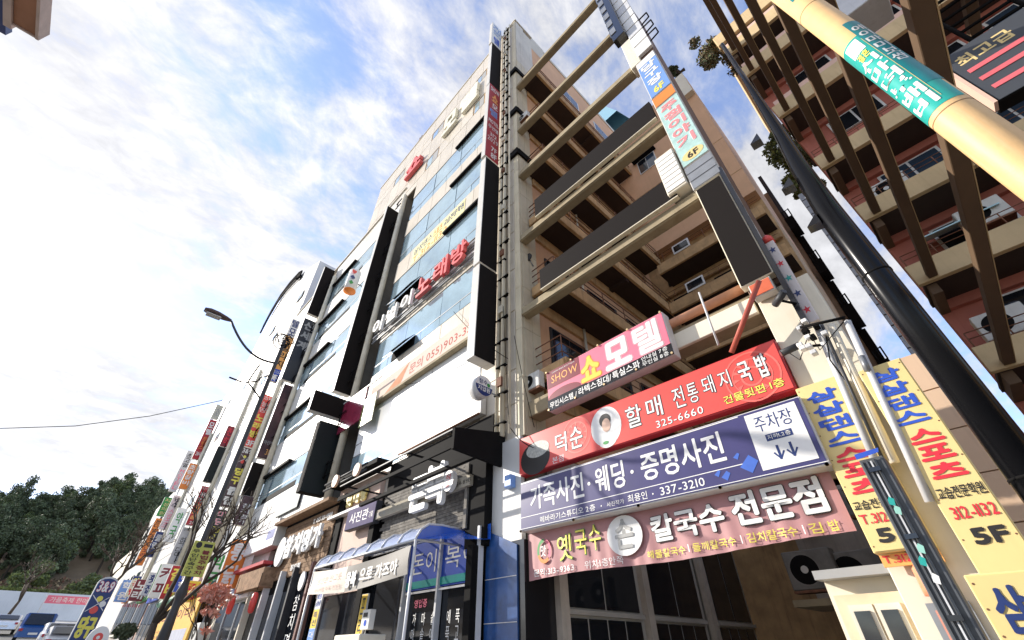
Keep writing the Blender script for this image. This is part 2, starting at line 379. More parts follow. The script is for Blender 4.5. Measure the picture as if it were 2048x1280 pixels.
B(A, 'wall', core, -22.85, -6.6, 6.465, 12, 26.6, 32.75)
B(A, 'wall', core, -15.6, -6.6, 6.465, 9, 0, 26.6); B(A, 'wall', core, -17.1, -15.6, 7.0, 9, 0, 26.6)
B(A, 'wall', core, -17.1, -16.7, 6.42, 7.0, 5.5, 26.6)
B(A, 'parapet_cap', sidepale, -22.95, -6.55, 6.36, 6.75, 32.76, 32.86)
wr = [(-9.95, -8.9), (-14.85, -13.4), (-19.9, -18.4)]
X0, X1 = -22.9, -6.6
rows = [(X0, X1, 30.72, 32.75, 12, 1), (X0, X1, 27.22, 29.68, 12, 1), (X0, X1, 26.65, 25.93+.72, 1, 1)]
facade_rows(A, rows[:2], facade, YF)
for z0, z1, xl in ((29.7, 30.7, X0), (25.93, 27.2, X0)):
    xs_ = [xl]+[v for p in sorted(wr) for v in p]+[X1]
    for i in range(0, len(xs_), 2):
        a, b = xs_[i], xs_[i+1]; facade_rows(A, [(a, b, z0, z1, max(1, round((b-a)/1.35)), 1)], facade, YF)
    for a, b in wr:
        W = B(A, 'window', rust if False else edge, a+.01, b-.01, 6.43, 6.46, z0+.01, z1-.01)
        for q, (c, d) in enumerate(cells(a+.1, b-.08, 2)): B(W, 'pane', (glassb, grey)[q], c+.02, d-.02, 6.41, 6.43, z0+.08, z1-.1)
XL = -15.6
facade_rows(A, [(XL, X1, 23.82, 25.9, 7, 1), (X0, XL, 25.2, 25.9, 5, 1), (XL, X1, 20.17, 21.53, 7, 1), (XL, X1, 16.52, 17.98, 7, 1), (XL, X1, 12.78, 14.33, 7, 1), (XL, X1, 9.32, 10.98, 7, 1), (XL, -8.0, 5.4, 6.4, 6, 1), (-12, -8.0, 6.42, 7.45, 3, 1), (-8.0, X1, 5.4, 9.3, 1, 4)], facade, YF)
B(A, 'wall', core, X0, XL, 6.465, 9, 25.2, 26.6)
for z0, z1, zt in ((21.55, 23.8, 22.15), (18.0, 20.15, 18.58), (14.35, 16.5, 14.93), (11.0, 12.76, 11.48), (7.48, 9.3, 7.95)):
    ribbon(A, XL+.02, -8.2, z0, z1, zt, 3, 6, YF, glassb if z1 > 10 else mat('frosted_glare_pane', (.78, .80, .80), .3, var=.03)); facade_rows(A, [(-8.2, X1, z0, z1, 1, 2)], facade, YF)  # lowest band: sun glare put into the white of the frosted panes
ribbon(A, XL+.02, -12.02, 6.42, 7.46, 6.9, 2, 3, YF)
for z1 in (23.8, 20.15, 16.5): B(A, 'hood_or_shade_bar', black, -11.15, -8.25, 6.26, 6.40, z1-.02, z1+.1)  # black bars stand in for the shadow gap above the recessed panes
facade_rows(A, [(-16.7, -15.6, z, z+1.6, 1, 1) for z in (6.4, 8.1, 9.8, 11.5, 13.2, 14.9, 16.6, 18.3, 20, 21.7, 23.4)], facade, 6.945, th=.05)
# recessed stair slot with dark windows
for k, z in enumerate((6.4, 8.2, 11.2, 14.6, 18.1, 21.6)):
    W = B(A, 'stair_window', steeld, -16.65, -15.65, 6.925, 6.943, z, z+1.9)
    for c, d in cells(-16.62, -15.68, 2): B(W, 'pane', glassd, c+.03, d-.03, 6.91, 6.924, z+.45, z+1.85)
    for c, d in cells(-16.62, -15.68, 2): B(W, 'pane', glassd, c+.03, d-.03, 6.91, 6.924, z+.05, z+.4)
# outward opened hopper panes
for x0, x1, z0, z1 in ((-14.9, -12.7, 14.4, 15.0), (-14.0, -12.3, 11.05, 11.5)):
    mesh(A, 'open_pane', [(x0, 6.38, z1), (x1, 6.38, z1), (x1, 6.0, z0), (x0, 6.0, z0), (x0, 6.36, z1+.02), (x1, 6.36, z1+.02), (x1, 5.98, z0), (x0, 5.98, z0)], [(0, 1, 2, 3), (7, 6, 5, 4), (0, 4, 5, 1), (3, 2, 6, 7), (0, 3, 7, 4), (1, 5, 6, 2)], glassd)
    B(A, 'window_opening', black, x0, x1, 6.40, 6.418, z0, z1)
# corner pier
B(A, 'wall', core, -7.1, -6.42, 6.49, 7.15, 0, 33.2)
for i, (c, d) in enumerate(cells(5.5, 33.2, 18)):
    B(A, 'pier_tile', pierm, -6.78, -6.4+.02, 6.42, 6.485, c+.006, d-.006)
    for a, b in ((6.49, 6.82), (6.82, 7.15)): B(A, 'pier_tile', pierm if d < 27.5 else sidepale, -6.418, -6.36, a+.005, b-.005, c+.006, d-.006)
for z in (25.35, 20.9, 17.3): 
    B(A, 'dark_band', black, -6.95, -6.3, 6.3, 6.4, z, z+.35); B(A, 'dark_band', black, -6.36, -6.28, 6.4, 7.2, z, z+.35)
B(A, 'parapet_cap', sidepale, -7.2, -6.3, 6.38, 7.9, 33.2, 33.32)
# alley side wall with balconies
XS = -6.4
B(A, 'side_wall', sidew, -12, -6.42, 7.16, 18.2, 5.3, 25.0); B(A, 'side_wall', sidew, -12, XS-.05, 7.6, 30, 25.0, 33.2)
B(A, 'side_wall', sidepale, -12, XS-.04, 7.2, 9.2, 31.8, 33.9); B(A, 'parapet_cap', sidepale, -12, XS, 9.2, 30, 33.2, 33.6)
B(A, 'side_wall', sidepale, -6.9, XS-.02, 7.16, 7.9, 26.5, 33.1)
for y0 in (8.6, 12.2, 16, 20): 
    W = B(A, 'window', black, -6.44, -6.36, y0, y0+1.7, 26.6, 28.8); B(W, 'pane', glassk, -6.36, -6.345, y0+.08, y0+1.6, 26.7, 28.7)
for y0 in (10.6, 14, 18, 22, 26):
    W = B(A, 'window', framew, -6.44, -6.40, y0, y0+1.7, 29.6, 30.7)
    for c, d in cells(y0+.08, y0+1.62, 2): B(W, 'pane', glassd, -6.40, -6.385, c+.03, d-.03, 29.7, 30.6)
LEV = [7.0, 9.95, 13.2, 16.45, 20.0, 24.3]
YE = 15.2
for i, z in enumerate(LEV):
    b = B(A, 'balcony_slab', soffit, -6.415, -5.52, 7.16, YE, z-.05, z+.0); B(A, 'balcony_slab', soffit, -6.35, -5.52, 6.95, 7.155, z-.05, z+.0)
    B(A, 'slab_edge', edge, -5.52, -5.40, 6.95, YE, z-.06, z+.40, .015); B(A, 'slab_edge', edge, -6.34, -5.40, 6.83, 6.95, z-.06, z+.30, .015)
    rl = []
    for h in (.55, .8, 1.05): rl += [[(-6.35, 6.9, z+h), (-5.46, 6.9, z+h), (-5.46, 7.0, z+h), (-5.46, YE, z+h)]] if h > 1 or i < 9 else []
    for y in [6.9+1.2*k for k in range(8)]: rl.append([(-5.46, y, z+.4), (-5.46, y, z+1.05)])
    multitube(A, 'railing', rl, .02, rust, 4)
    for y0 in (7.6, 9.9, 12.4):
        W = B(A, 'window', steeld, -6.418, -6.37, y0, y0+1.8, z+.6, z+2.2)
        for c, d in cells(y0+.06, y0+1.64, 2): B(W, 'pane', glassk, -6.37, -6.355, c+.03, d-.03, z+.66, z+2.14)
    B(A, 'wall_beam', edge, -6.415, -6.33, 7.2, YE, z-.45, z-.06)
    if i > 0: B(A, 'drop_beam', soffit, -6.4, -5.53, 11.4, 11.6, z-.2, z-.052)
# long beams to the sign tower
for k, (z, x1, h) in enumerate(((23.55, -.95, .34), (19.25, -1.0, .32), (15.85, -1.05, .32), (12.2, -1.05, .3), (9.1, -1.1, .3))):
    B(A, 'beam', beamm, -6.36, x1, 6.42, 6.70, z-h/2, z+h/2, .02); B(A, 'beam_flange', beamm, -6.36, x1, 6.395, 6.418, z-h/2+.02, z-h/2+.07)
B(A, 'beam', beamm, -6.36, -1.06, 6.55, 6.95, 5.95, 6.35, .02); B(A, 'beam', beigew, -4.9, -1.06, 6.46, 6.54, 5.9, 6.22, .01)
tube(A, 'beam_pipe', [(-5.4, 6.5, 6.48), (-1.0, 6.5, 6.48)], .09, mat('pipe_peach', (.62, .30, .17), .5, var=.2), 10)
# rear wing closing the alley
W_ = T('rear_wing', 'tan rear wing closing the alley, with balconies and one barred square window', 'building', (-3, 15.2, 0))
B(W_, 'wall', sidew, -6.35, -.53, 15.25, 22, 17.5, 29.2); B(W_, 'roof_block', beigew, -1.9, -.55, 14.9, 16.6, 27, 29.3)
B(W_, 'wall', edge, -7, -.53, 15.9, 22, 0, 17.5)
w1 = B(W_, 'window', framew, -4.95, -3.8, 15.20, 15.25, 23.7, 24.9); 
for c, d in cells(-4.92, -3.83, 2): B(w1, 'pane', (glassk, glassd)[c > -4.5], c+.02, d-.02, 15.185, 15.20, 23.75, 24.85)
B(W_, 'window_hood', black, -5.15, -3.65, 14.85, 15.24, 24.95, 25.12)
for z in (19.2, 22.0): B(W_, 'wall_seam', edge, -6.3, -.54, 15.235, 15.248, z, z+.03)
for i, z in enumerate((5.4, 8.0, 10.6, 13.0, 15.35)):
    B(W_, 'balcony_slab', soffit, -5.38, -.6, 14.6, 15.9, z-.05, z); B(W_, 'slab_edge', edge, -5.38, -.6, 14.48, 14.6, z-.06, z+.5, .015)
    multitube(W_, 'railing', [[(-5.3, 14.54, z+.9), (-.6, 14.54, z+.9)], [(-5.3, 14.54, z+1.1), (-.6, 14.54, z+1.1)]]+[[(x, 14.54, z+.6), (x, 14.54, z+1.1)] for x in (-5, -4, -3, -2, -1)], .015, rust, 4)
    for x0 in (-4.6, -2.6):
        ww = B(W_, 'window', framew, x0, x0+1.1, 15.85, 15.9, z+.6, z+1.6)
        for c, d in cells(x0+.05, x0+1.05, 2): B(ww, 'pane', glassk, c+.03, d-.03, 15.835, 15.85, z+.66, z+1.54)
        B(W_, 'window_recess', black, x0-1.0, x0-.05, 15.84, 15.9, z+.2, z+1.7)
        if i < 6: bx_ = B(W_, 'window_box', framew, x0+.15, x0+.95, 14.44, 14.475, z+.52, z+1.02); B(bx_, 'pane', glassk, x0+.22, x0+.88, 14.425, 14.438, z+.6, z+.94)
    B(W_, 'wall_beam', edge, -7, -.6, 15.7, 15.84, z-.5, z-.06)

def dish(label, p, r):
    d = T('satellite_dish', label, 'satellite dish', p); disc(d, 'reflector', 'Y', p[1], p[0], p[2], r, r, steeld, 0, thick=.04); tube(d, 'mast', [(p[0], p[1]+.05, p[2]), (p[0]+.05, p[1]+.2, p[2]-r*1.8)], .02, steel, 5)
def air_con(label, x, y, z, facing='Y', sc=1., group='air conditioner units', cas=None):
    cas = cas or acmat
    w2, d2, h2 = .42*sc, .15*sc, .32*sc
    a = T('air_conditioner', label, 'air conditioner', (x, y, z), group)
    if facing == 'Y':
        B(a, 'casing', cas, x-w2, x+w2, y-d2, y+d2, z, z+h2*2, .02); disc(a, 'fan_recess', 'Y', y-d2, x-.1*sc, z+h2, h2*.8, h2*.8, black, .004)
        disc(a, 'fan_ring', 'Y', y-d2, x-.1*sc, z+h2, h2*.84, h2*.84, cas, .008, rin=.9); disc(a, 'fan_hub', 'Y', y-d2, x-.1*sc, z+h2, h2*.2, h2*.2, acmat, .01)
        B(a, 'bracket', rust, x-w2, x+w2, y-d2, y+d2, z-.05, z-.002)
    else:
        B(a, 'casing', acmat, x-d2, x+d2, y-w2, y+w2, z, z+h2*2, .02); disc(a, 'fan_recess', 'X', x+d2, y, z+h2, h2*.8, h2*.8, black, .004)
        disc(a, 'fan_ring', 'X', x+d2, y, z+h2, h2*.84, h2*.84, acmat, .008, rin=.9); B(a, 'bracket', rust, x-d2, x+d2, y-w2, y+w2, z-.05, z-.002)
    return a
p = QY(1055, 515, 6.75); dish('round black satellite dish on the corner balcony beside the lower billboard', tuple(p), .16)
p = QY(1045, 715, 6.75); dish('small dark satellite dish by the corner pier above the red sign', tuple(p), .12)
for la, q in (('air conditioner on the corner balcony beside the upper beam', (1045, 235)), ('air conditioner on the corner balcony left of the pink motel sign', (1062, 765))):
    p = QY(*q, 6.6); air_con(la, p.x, 6.68, p.z-.2, 'Y', .7, 'air conditioners on the corner balconies')
for i, (la, y, k) in enumerate((('air conditioner on the third alley balcony, half way in', 9.3, 2), ('air conditioner deep in on the third alley balcony', 12.9, 2), ('air conditioner on the fourth alley balcony behind the billboard', 8.4, 3), ('air conditioner on the second alley balcony above the pink sign', 11.0, 1), ('air conditioner high on the fifth alley balcony', 10.2, 4), ('air conditioner on the topmost alley balcony', 9.0, 5))):
    air_con(la, -6.2, y, LEV[k]+.05, 'X', 1.1, 'air conditioners on the alley balconies')
for k in range(1, 6): tube(A, 'drain_pipe', [(-6.3, 8.9+.3*k, LEV[k-1]+.01), (-6.3, 8.9+.3*k, LEV[k]-.07)], .045, conduit, 6)
# alley ground storey: dark windows of the side wall
for i, (y0, y1) in enumerate(((7.4, 9.9), (10.4, 12.8), (13.6, 15.8))):
    W = B(A, 'shop_window', mat('grey_frame', (.42, .39, .34), .6, var=.1), -7.3, -6.34, y0-.12, y1+.12, .8, 4.3)
    for c, d in cells(y0, y1, 2): B(W, 'pane', glassk, -6.34, -6.32, c+.03, d-.03, 2.32, 4.2)
    for c, d in cells(y0, y1, 4): B(W, 'pane', glassk, -6.34, -6.32, c+.03, d-.03, 1.4, 2.15)
    B(W, 'sill', mat('grey_frame', (.42, .39, .34), .6, var=.1), -6.34, -6.25, y0-.06, y1+.06, 2.2, 2.28)
B(A, 'side_wall', mat('grey_brown_wall', (.46, .40, .33), .8, var=.15, streak=.3), -8, -6.36, 7.16, 17, 0, .8); B(A, 'side_wall', mat('grey_brown_wall', (.46, .40, .33), .8, var=.15, streak=.3), -8, -6.38, 7.16, 17, 4.3, 5.25)
for y in (7.22, 10.15, 13.2): B(A, 'pillar', mat('grey_brown_wall', (.46, .40, .33), .8, var=.15, streak=.3), -6.36, -6.2, y-.12, y+.12, 0, 5.3)
air_con('air conditioner low on the alley wall behind the maroon banner', -3.3, 12.5, 2.7, 'Y', 1.2, cas=mat('ac_shaded', (.20, .19, .17), .6, var=.2, streak=.3))  # darker casing copy: the alley's shade is put into its colour
air_con('air conditioner beside the cream door frame, in the dark of the alley', -2.5, 12.7, 2.6, 'Y', 1.2, cas=mat('ac_shaded', (.20, .19, .17), .6, var=.2, streak=.3))
air_con('small air conditioner higher up under the banner in the alley', -3.4, 13.5, 4.1, 'Y', 1., cas=mat('ac_shaded', (.20, .19, .17), .6, var=.2, streak=.3))
air_con('air conditioner above the cream door frame in the dark alley', -1.9, 13.6, 4.2, 'Y', 1., cas=mat('ac_shaded', (.20, .19, .17), .6, var=.2, streak=.3))
sh = T('alley_ledge', 'concrete ledge across the dark alley carrying air conditioners', 'ledge', (-2.6, 12.9, 2.4)); B(sh, 'slab', beamm, -3.9, -1.2, 12.3, 14.2, 2.4, 2.53); B(sh, 'back_wall', mat('grey_brown_wall', (.46, .40, .33), .8, var=.15, streak=.3), -3.9, -.9, 14.2, 14.35, 2.5, 5.1)

# conduits on the corner pier
cn = T('conduit_run', 'cream conduits clamped up the corner pier beside the sign stack', 'conduit', (-6.9, 6.3, 0))
for x, r in ((-7.18, .05), (-6.98, .07), (-6.72, .035)): tube(cn, 'conduit_pipe', [(x, 6.28, 5.6), (x, 6.28, 33)], r, conduit, 6)
for k in range(34):
    z = 5.9+k*.8; B(cn, 'clamp', black, -7.25+random.uniform(0, .12), -6.68+random.uniform(-.2, .04), 6.2, 6.3, z, z+.03)
    if k % 3 == 1: B(cn, 'junction_box', (conduit, rust)[k % 2], -7.07, -6.9, 6.15, 6.21, z+.2, z+.45)
for x, zt, lab in ((-17.35, 26, 'white downpipe beside the long dark blade sign, with black brackets'), (-27.6, 26, 'white downpipe behind the second sign stack'), (-32.4, 22, 'thin grey downpipe behind the third sign stack'), (-42.2, 24, 'brown downpipe beside the fourth sign stack'), (-55.9, 22, 'cream downpipe beside the far red sign')):
    c = T('downpipe', lab, 'pipe', (x, 6.3, 0), 'downpipes between the blade signs')
    tube(c, 'pipe', [(x+.75, 6.24, 6), (x+.75, 6.24, zt-1)], .15, conduit, 10)
    z = 7
    while z < zt-2: 
        multitube(c, 'bracket', [[(x+.3, 6.0, z), (x+.95, 6.0, z)], [(x+.3, 6.0, z+.5), (x+.95, 6.0, z+.5)], [(x+.5, 6.0, z-.1), (x+.5, 6.0, z+.6)]], .03, black, 4); z += 2.1

# ------------------------------------------------------------------ neighbouring street buildings
A2 = T('neighbour_building', 'cream office building left of the corner building, lower, with black window hoods', 'building', (-26, 6.4, 0))
B(A2, 'wall', core, -35.9, -17.15, 6.465, 14, 0, 26.5); B(A2, 'parapet_cap', sidepale, -35.9, -17.1, 6.3, 6.9, 26.5, 26.62)
bands = ((22.1, 23.9), (18.45, 20.1), (15.0, 16.6), (11.3, 12.8), (7.8, 9.3))
zz_ = 26.5
for z0, z1 in bands:
    facade_rows(A2, [(-27.4, -17.15, z1+.02, zz_, 7, 1)], facade2, YF); ribbon(A2, -27.4, -17.2, z0, z1, z0+.5, 4, 7, YF); zz_ = z0-.02
    B(A2, 'hood_or_shade_bar', black, -27.6, -23.0, 6.22, 6.40, z1, z1+.13); B(A2, 'window_opening', black, -26, -21.5, 6.405, 6.418, z0+.03, z0+.28)
    W = B(A2, 'stair_window', glassd, -28.4, -27.5, 6.37, 6.40, z0-.1, z1+.1)
facade_rows(A2, [(-27.4, -17.15, 5.2, zz_, 7, 1), (-35.9, -28.4, 5.2, 26.5, 4, 6)], facade2, YF)
A3 = T('arched_building', 'white building with a curved dark lattice trim along its roof', 'building', (-45, 6.4, 0))
prism(A3, 'wall', [(-61, 3), (-36.05, 3), (-36.05, 34.1), (-42, 37.0), (-48, 38.6), (-51.8, 38.0), (-53.2, 35.5), (-55.8, 29), (-61, 27.4)], 'y', 6.45, 18, facade2)
for i, (a, b) in enumerate(cells(-61, -36.1, 12)):
    for j in range(7):
        z = 5+3.3*j
        if j < 6 or b > -54: B(A3, 'facade_panel', facade2, a+.03, b-.03, 6.40, 6.448, z+.03, z+3.27)
for (a, z) in ((-37.5, 24), (-40, 20.5), (-44, 27.5), (-46, 17), (-49, 23.5), (-52, 19), (-55, 24), (-43, 13), (-50, 12.2), (-57, 15), (-47, 30), (-39, 30)):
    W = B(A3, 'window', steeld, a, a+1.5, 6.34, 6.40, z, z+.9); B(W, 'pane', glassb, a+.08, a+1.42, 6.33, 6.34, z+.08, z+.82)
arch = [(-42.5, 37.2), (-44, 38.0), (-47.5, 38.8), (-50.5, 38.7), (-52.5, 37.2), (-53.3, 35.2)]
paths = [[(x, 6.2, z) for x, z in arch], [(x, 6.2, z-1.3) for x, z in arch]]
for i in range(40):
    t = i/39*(len(arch)-1); k = min(int(t), len(arch)-2); f = t-k; x = arch[k][0]*(1-f)+arch[k+1][0]*f; z = arch[k][1]*(1-f)+arch[k+1][1]*f; paths.append([(x, 6.2, z), (x+.25, 6.2, z-1.3)])
multitube(A3, 'roof_lattice', paths, .085, black, 4)
A4 = T('far_street_building', 'pale low building at the far end of the street row', 'building', (-70, 6.4, 0))
B(A4, 'wall', facade2, -76, -61.05, 6.4, 16, 2, 17); B(A4, 'wall', beigew, -96, -76.05, 6.5, 16, 3, 13)
for i in range(4):
    for j in range(3): B(A4, 'window', glassd, -74+3.6*i, -72+3.6*i, 6.36, 6.39, 7+3*j, 8.4+3*j)

# ------------------------------------------------------------------ blade signs on the street facades (facing +X)
blade_group = 'blade signs along the street facades'
def blade(label, X, quad, cm, texts=(), y0=5.55, y1=6.28, th=.26, edgem=signedge, cat='sign', name='blade_sign', frame=True):
    """quad: TL, TR, BR, BL in the photograph; the sign's height comes from its right edge"""
    zt = QX(*quad[1], X).z; zb = QX(*quad[2], X).z
    s_ = T(name, label, cat, (X-th/2, (y0+y1)/2, zb), blade_group)
    B(s_, 'box', edgem, X-th, X-.006, y0, y1, zb, zt, .01); B(s_, 'face', cm, X-.004, X+.008, y0+.012, y1-.012, zb+.015, zt-.015)
    multitube(s_, 'wall_bracket', [[(X-th/2, y1-.02, z), (X-th/2, 6.42, z)] for z in (zb+.1*(zt-zb), zb+.9*(zt-zb))], .03, rust, 4)
    h = zt-zb; W_2 = y1-y0
    for t in texts:
        st, mt = t[0], t[1]; u0, u1, v0, v1 = t[2]; wt = t[3] if len(t) > 3 else .03; mode = t[4] if len(t) > 4 else 'stack'
        a, b, c, d = y0+u0*W_2, y0+u1*W_2, zt-v1*h, zt-v0*h
        items = stack(st, a, b, c, d, wt) if mode == 'stack' else [(st, a, b, c, d, wt)]
        if len(t) > 5: out2(s_, items, 'X', X+.008, mt, t[5])
        else: put(s_, items, 'X', X+.008, mt)
    return s_, zt, zb
W = 7.35
blade('small white and blue sign at the very top of the corner sign stack', -7.45, [(983, 39), (1001.6, 61), (1001, 102), (982, 80)], white, [('임대문의', bluel, (.1, .9, .04, .55), .03), ('텔', blue, (.2, .8, .6, .95), .03)], y0=5.5)
blade('blank dark sign second from the top of the corner stack', -7.43, [(982, 82), (1001, 102), (999, 184), (976, 164)], signdark)
s_, zt, zb = blade('tall red motel banner sign reading MOTEL 7F 8F on the corner stack', -7.40, [(975, 169), (999, 184), (996.6, 331), (970, 315)], redd, [
    ('SHOW', white, (.12, .9, .03, .1), .01, 'line'), ('쇼', orangel, (.25, .8, .12, .26), .03), ('모', white, (.3, .8, .27, .35), .03), ('텔', bluel, (.15, .8, .36, .47), .03), ('MOTEL', white, (.1, .92, .52, .57), .02, 'line'), ('무인텔', white, (.1, .9, .6, .65), .02, 'line'),
    ('312', white, (.25, .8, .69, .735), .01, 'line'), ('2029', white, (.1, .9, .75, .8), .01, 'line'), ('7F', white, (.4, .85, .85, .905), .03, 'line'), ('8F', white, (.4, .85, .92, .98), .03, 'line')])
blade('blank dark sign under the red motel banner of the corner stack', -7.32, [(970, 318), (996, 333), (997, 547), (957, 526)], signdark, th=.32)
blade('lowest blank dark sign of the corner stack, its white edge sunlit', -7.29, [(957, 526), (997, 550), (991, 732), (946, 714)], signdark, th=.34)
# round shop sign
rs = T('round_sign', 'round white and navy shop sign reading 장수 지압원 under the corner stack', 'sign', (-7.1, 5.85, 7.1))
cX = -6.95; c0 = QX(968, 772, cX); rr = .27
V, F_ = tubegeo([(cX-.3, c0.y, c0.z), (cX, c0.y, c0.z)], rr, 28); mesh(rs, 'drum', V, F_, steelw, True)
disc(rs, 'face', 'X', cX, c0.y, c0.z, rr*.97, rr*.97, white, .003)
poly(rs, 'lower_face', 'X', cX, [(c0.y+rr*.96*math.cos(a), c0.z+rr*.96*math.sin(a)) for a in [math.pi+math.pi*i/14 for i in range(15)]], navy2, .005)
put(rs, [('장수', c0.y-.16, c0.y+.1, c0.z+.04, c0.z+.17, .02)], 'X', cX, navy2, lift=.007); put(rs, [('지압원', c0.y-.19, c0.y+.19, c0.z-.15, c0.z-.02, .03)], 'X', cX, white, lift=.008)
disc(rs, 'green_dot', 'X', cX, c0.y+.14, c0.z+.06, .05, .05, green, .009); multitube(rs, 'arm', [[(cX-.15, c0.y+.25, c0.z), (cX-.15, 6.42, c0.z)], [(cX-.15, c0.y, c0.z+.25), (cX-.15, c0.y, c0.z+.6)]], .02, steel, 5)
# second stack
blade('very long blank dark blade sign left of the large 노래방 letters', -17.1, [(770, 410), (790.6, 421), (700.6, 792), (672.5, 785)], signdark, y0=5.5, th=.3)
d1, _, _ = blade('wide blank dark sign jutting out below the very long blade sign', -17.05, [(638, 781), (698, 801.6), (691.6, 842), (626, 822)], signdark, y0=4.75, th=.3)
blade('blank charcoal sign hanging lowest on the second stack, above the wooden shop sign', -17.0, [(640, 844), (687, 854), (650, 993), (601, 987)], signdark2, y0=5.3, th=.36, edgem=black)
ac = T('translucent_panel', 'see-through maroon and olive acrylic sign beside the blank dark sign', 'sign', (-14.6, 6.1, 9.4))
g0 = QY(700, 803, 6.1)
B(ac, 'maroon_half', acry, -16.9, -14.9, 6.05, 6.09, 8.7, 10.1); B(ac, 'olive_half', acryg, -14.88, -13.9, 6.05, 6.09, 8.35, 9.5); B(ac, 'top_rail', framew, -17, -13.8, 6.04, 6.1, 10.12, 10.17)  # two translucent coloured sheets under a white rail
# card drum lamp
dl = T('drum_sign', 'small white drum shaped sign with card suit shapes on the neighbour building', 'sign', (-19.6, 5.8, 19.4))
cc_ = QX(705, 563, -19.6); V, F_ = tubegeo([(-19.6, cc_.y, cc_.z-.75), (-19.6, cc_.y, cc_.z+.75)], .34, 16); mesh(dl, 'drum', V, F_, signwhite, True); disc(dl, 'base', 'Y', 0, 0, 0, .01, .01, orange)
V, F_ = tubegeo([(-19.6, cc_.y, cc_.z-.8), (-19.6, cc_.y, cc_.z-.751)], .35, 16); mesh(dl, 'bottom_plate', V, F_, orange, True)
for k, (mm_, ch) in enumerate(((red, '♥'), (navy2, '♠'), (green, '♦'))): put(dl, [(ch, cc_.y-.3, cc_.y-.02, cc_.z+.3-.42*k, cc_.z+.6-.42*k)], 'X', -19.6+.3, mm_, lift=.05)
tube(dl, 'arm', [(-19.6, cc_.y, cc_.z), (-19.6, 6.42, cc_.z)], .04, steel, 5)
# third stack X=-27
blade('blank dark blade sign at roof height left of the drum sign', -27.6, [(651, 536), (668, 541), (639.5, 636), (617, 631)], signdark, y0=5.45)
blade('black sign reading 신세계 in large grey letters', -27.2, [(608, 637), (635, 646), (593.5, 768), (564, 758)], mat('sign_black_blue', (.02, .025, .035), .3, var=.05), [('신세계', grey, (.12, .88, .03, .52), .05)], y0=5.35)
blade('black sign with dark red blossoms and small gold letters 3F', -27.0, [(567, 769.5), (590.5, 774), (539, 920.6), (515, 917)], mat('blossom_print', (.05, .018, .02), .35, var=.9, scale=1.6), [('3F', orangel, (.5, .9, .88, .95), .0, 'line'), ('마련한', grey, (.1, .9, .78, .83), .0, 'line')], y0=5.6)
blade('small blank brown sign under the blossom sign', -26.9, [(507, 928), (535, 930), (509, 995), (486, 991)], signdark, y0=5.5)
blade('purple sign reading 참치명가 in handwritten white letters', -26.75, [(484, 994), (513, 995), (494, 1053), (468, 1051)], mat('plum_print', (.10, .05, .06), .4, var=.2), [('참치명가', white, (.2, .8, .25, .97), .0)], y0=5.6)
# fourth stack X=-32
blade('white, blue and orange sign with vertical letters behind the 신세계 sign', -32.9, [(587, 639), (602, 643), (561, 768), (540, 763)], orangel, [('트빌리지', blackt, (.12, .88, .3, .8), .03), ('9F', white, (.2, .9, .9, .99), .02, 'line')], y0=5.6)
sb = col.objects[-1].parent
zt = QX(602, 643, -32.9).z; zb = QX(561, 768, -32.9).z
patch(sb, 'white_field', 'X', -32.9, 5.62, 6.26, zt-.3*(zt-zb), zt-.02, white, .012); put(sb, stack('텔모', 5.68, 6.2, zt-.29*(zt-zb), zt-.03, .03), 'X', -32.9, navy2, lift=.016); patch(sb, 'blue_field', 'X', -32.9, 5.62, 6.26, zb+.02, zb+.18*(zt-zb), blue, .012); put(sb, [('225-2253', 5.66, 6.22, zb+.12*(zt-zb), zb+.16*(zt-zb)), ('9F', 5.75, 6.1, zb+.02*(zt-zb), zb+.1*(zt-zb), .03)], 'X', -32.9, white, lift=.016)
blade('red karaoke sign reading 하늘땅 노래방 3F', -32.1, [(529, 790), (548, 794), (509, 897), (491, 893)], red, [('하늘땅', white, (.15, .85, .02, .36), .0), ('노래방', yellowt, (.12, .88, .38, .84), .05), ('3F', white, (.2, .85, .88, .98), .05, 'line')], y0=5.6)
bs, zt, zb = blade('brown billiard hall blade sign reading 3&9 당구 클럽 with crossed cues', -31.9, [(490, 897), (509, 899), (464, 1016), (442, 1014)], mat('cocoa_print', (.085, .045, .05), .4, var=.1), [('3&9', white, (.1, .9, .02, .1), .03, 'line'), ('당구', yellowt, (.12, .88, .35, .65), .06), ('클럽', white, (.15, .85, .67, .98), .05)], y0=5.6)
def cues(par, plane, at, u, v, s, lift=.012):
    disc(par, 'ball', plane, at, u-.02*s, v+.32*s, .2*s, .2*s, yellowt, lift); disc(par, 'ball', plane, at, u+.33*s, v-.02*s, .2*s, .2*s, white, lift); disc(par, 'ball', plane, at, u-.05*s, v-.42*s, .26*s, .26*s, red, lift)
    for sg in (1, -1): poly(par, 'cue', plane, at, [(u-.55*s, v-sg*.55*s-.03*s), (u-.55*s, v-sg*.55*s+.03*s), (u+.55*s, v+sg*.45*s+.03*s), (u+.55*s, v+sg*.45*s-.03*s)], white, lift+.004)
cues(bs, 'X', -31.9, 5.93, zt-.2*(zt-zb), .45)
blade('black sign reading 마담 in pink and 장미 in gold', -31.8, [(439, 1019), (462.5, 1022), (437, 1085), (412, 1079)], blackg, [('마담', pink, (.15, .85, .04, .5), .0, 'stack', white), ('장미', yellowt, (.15, .85, .52, .97), .0)], y0=5.6)
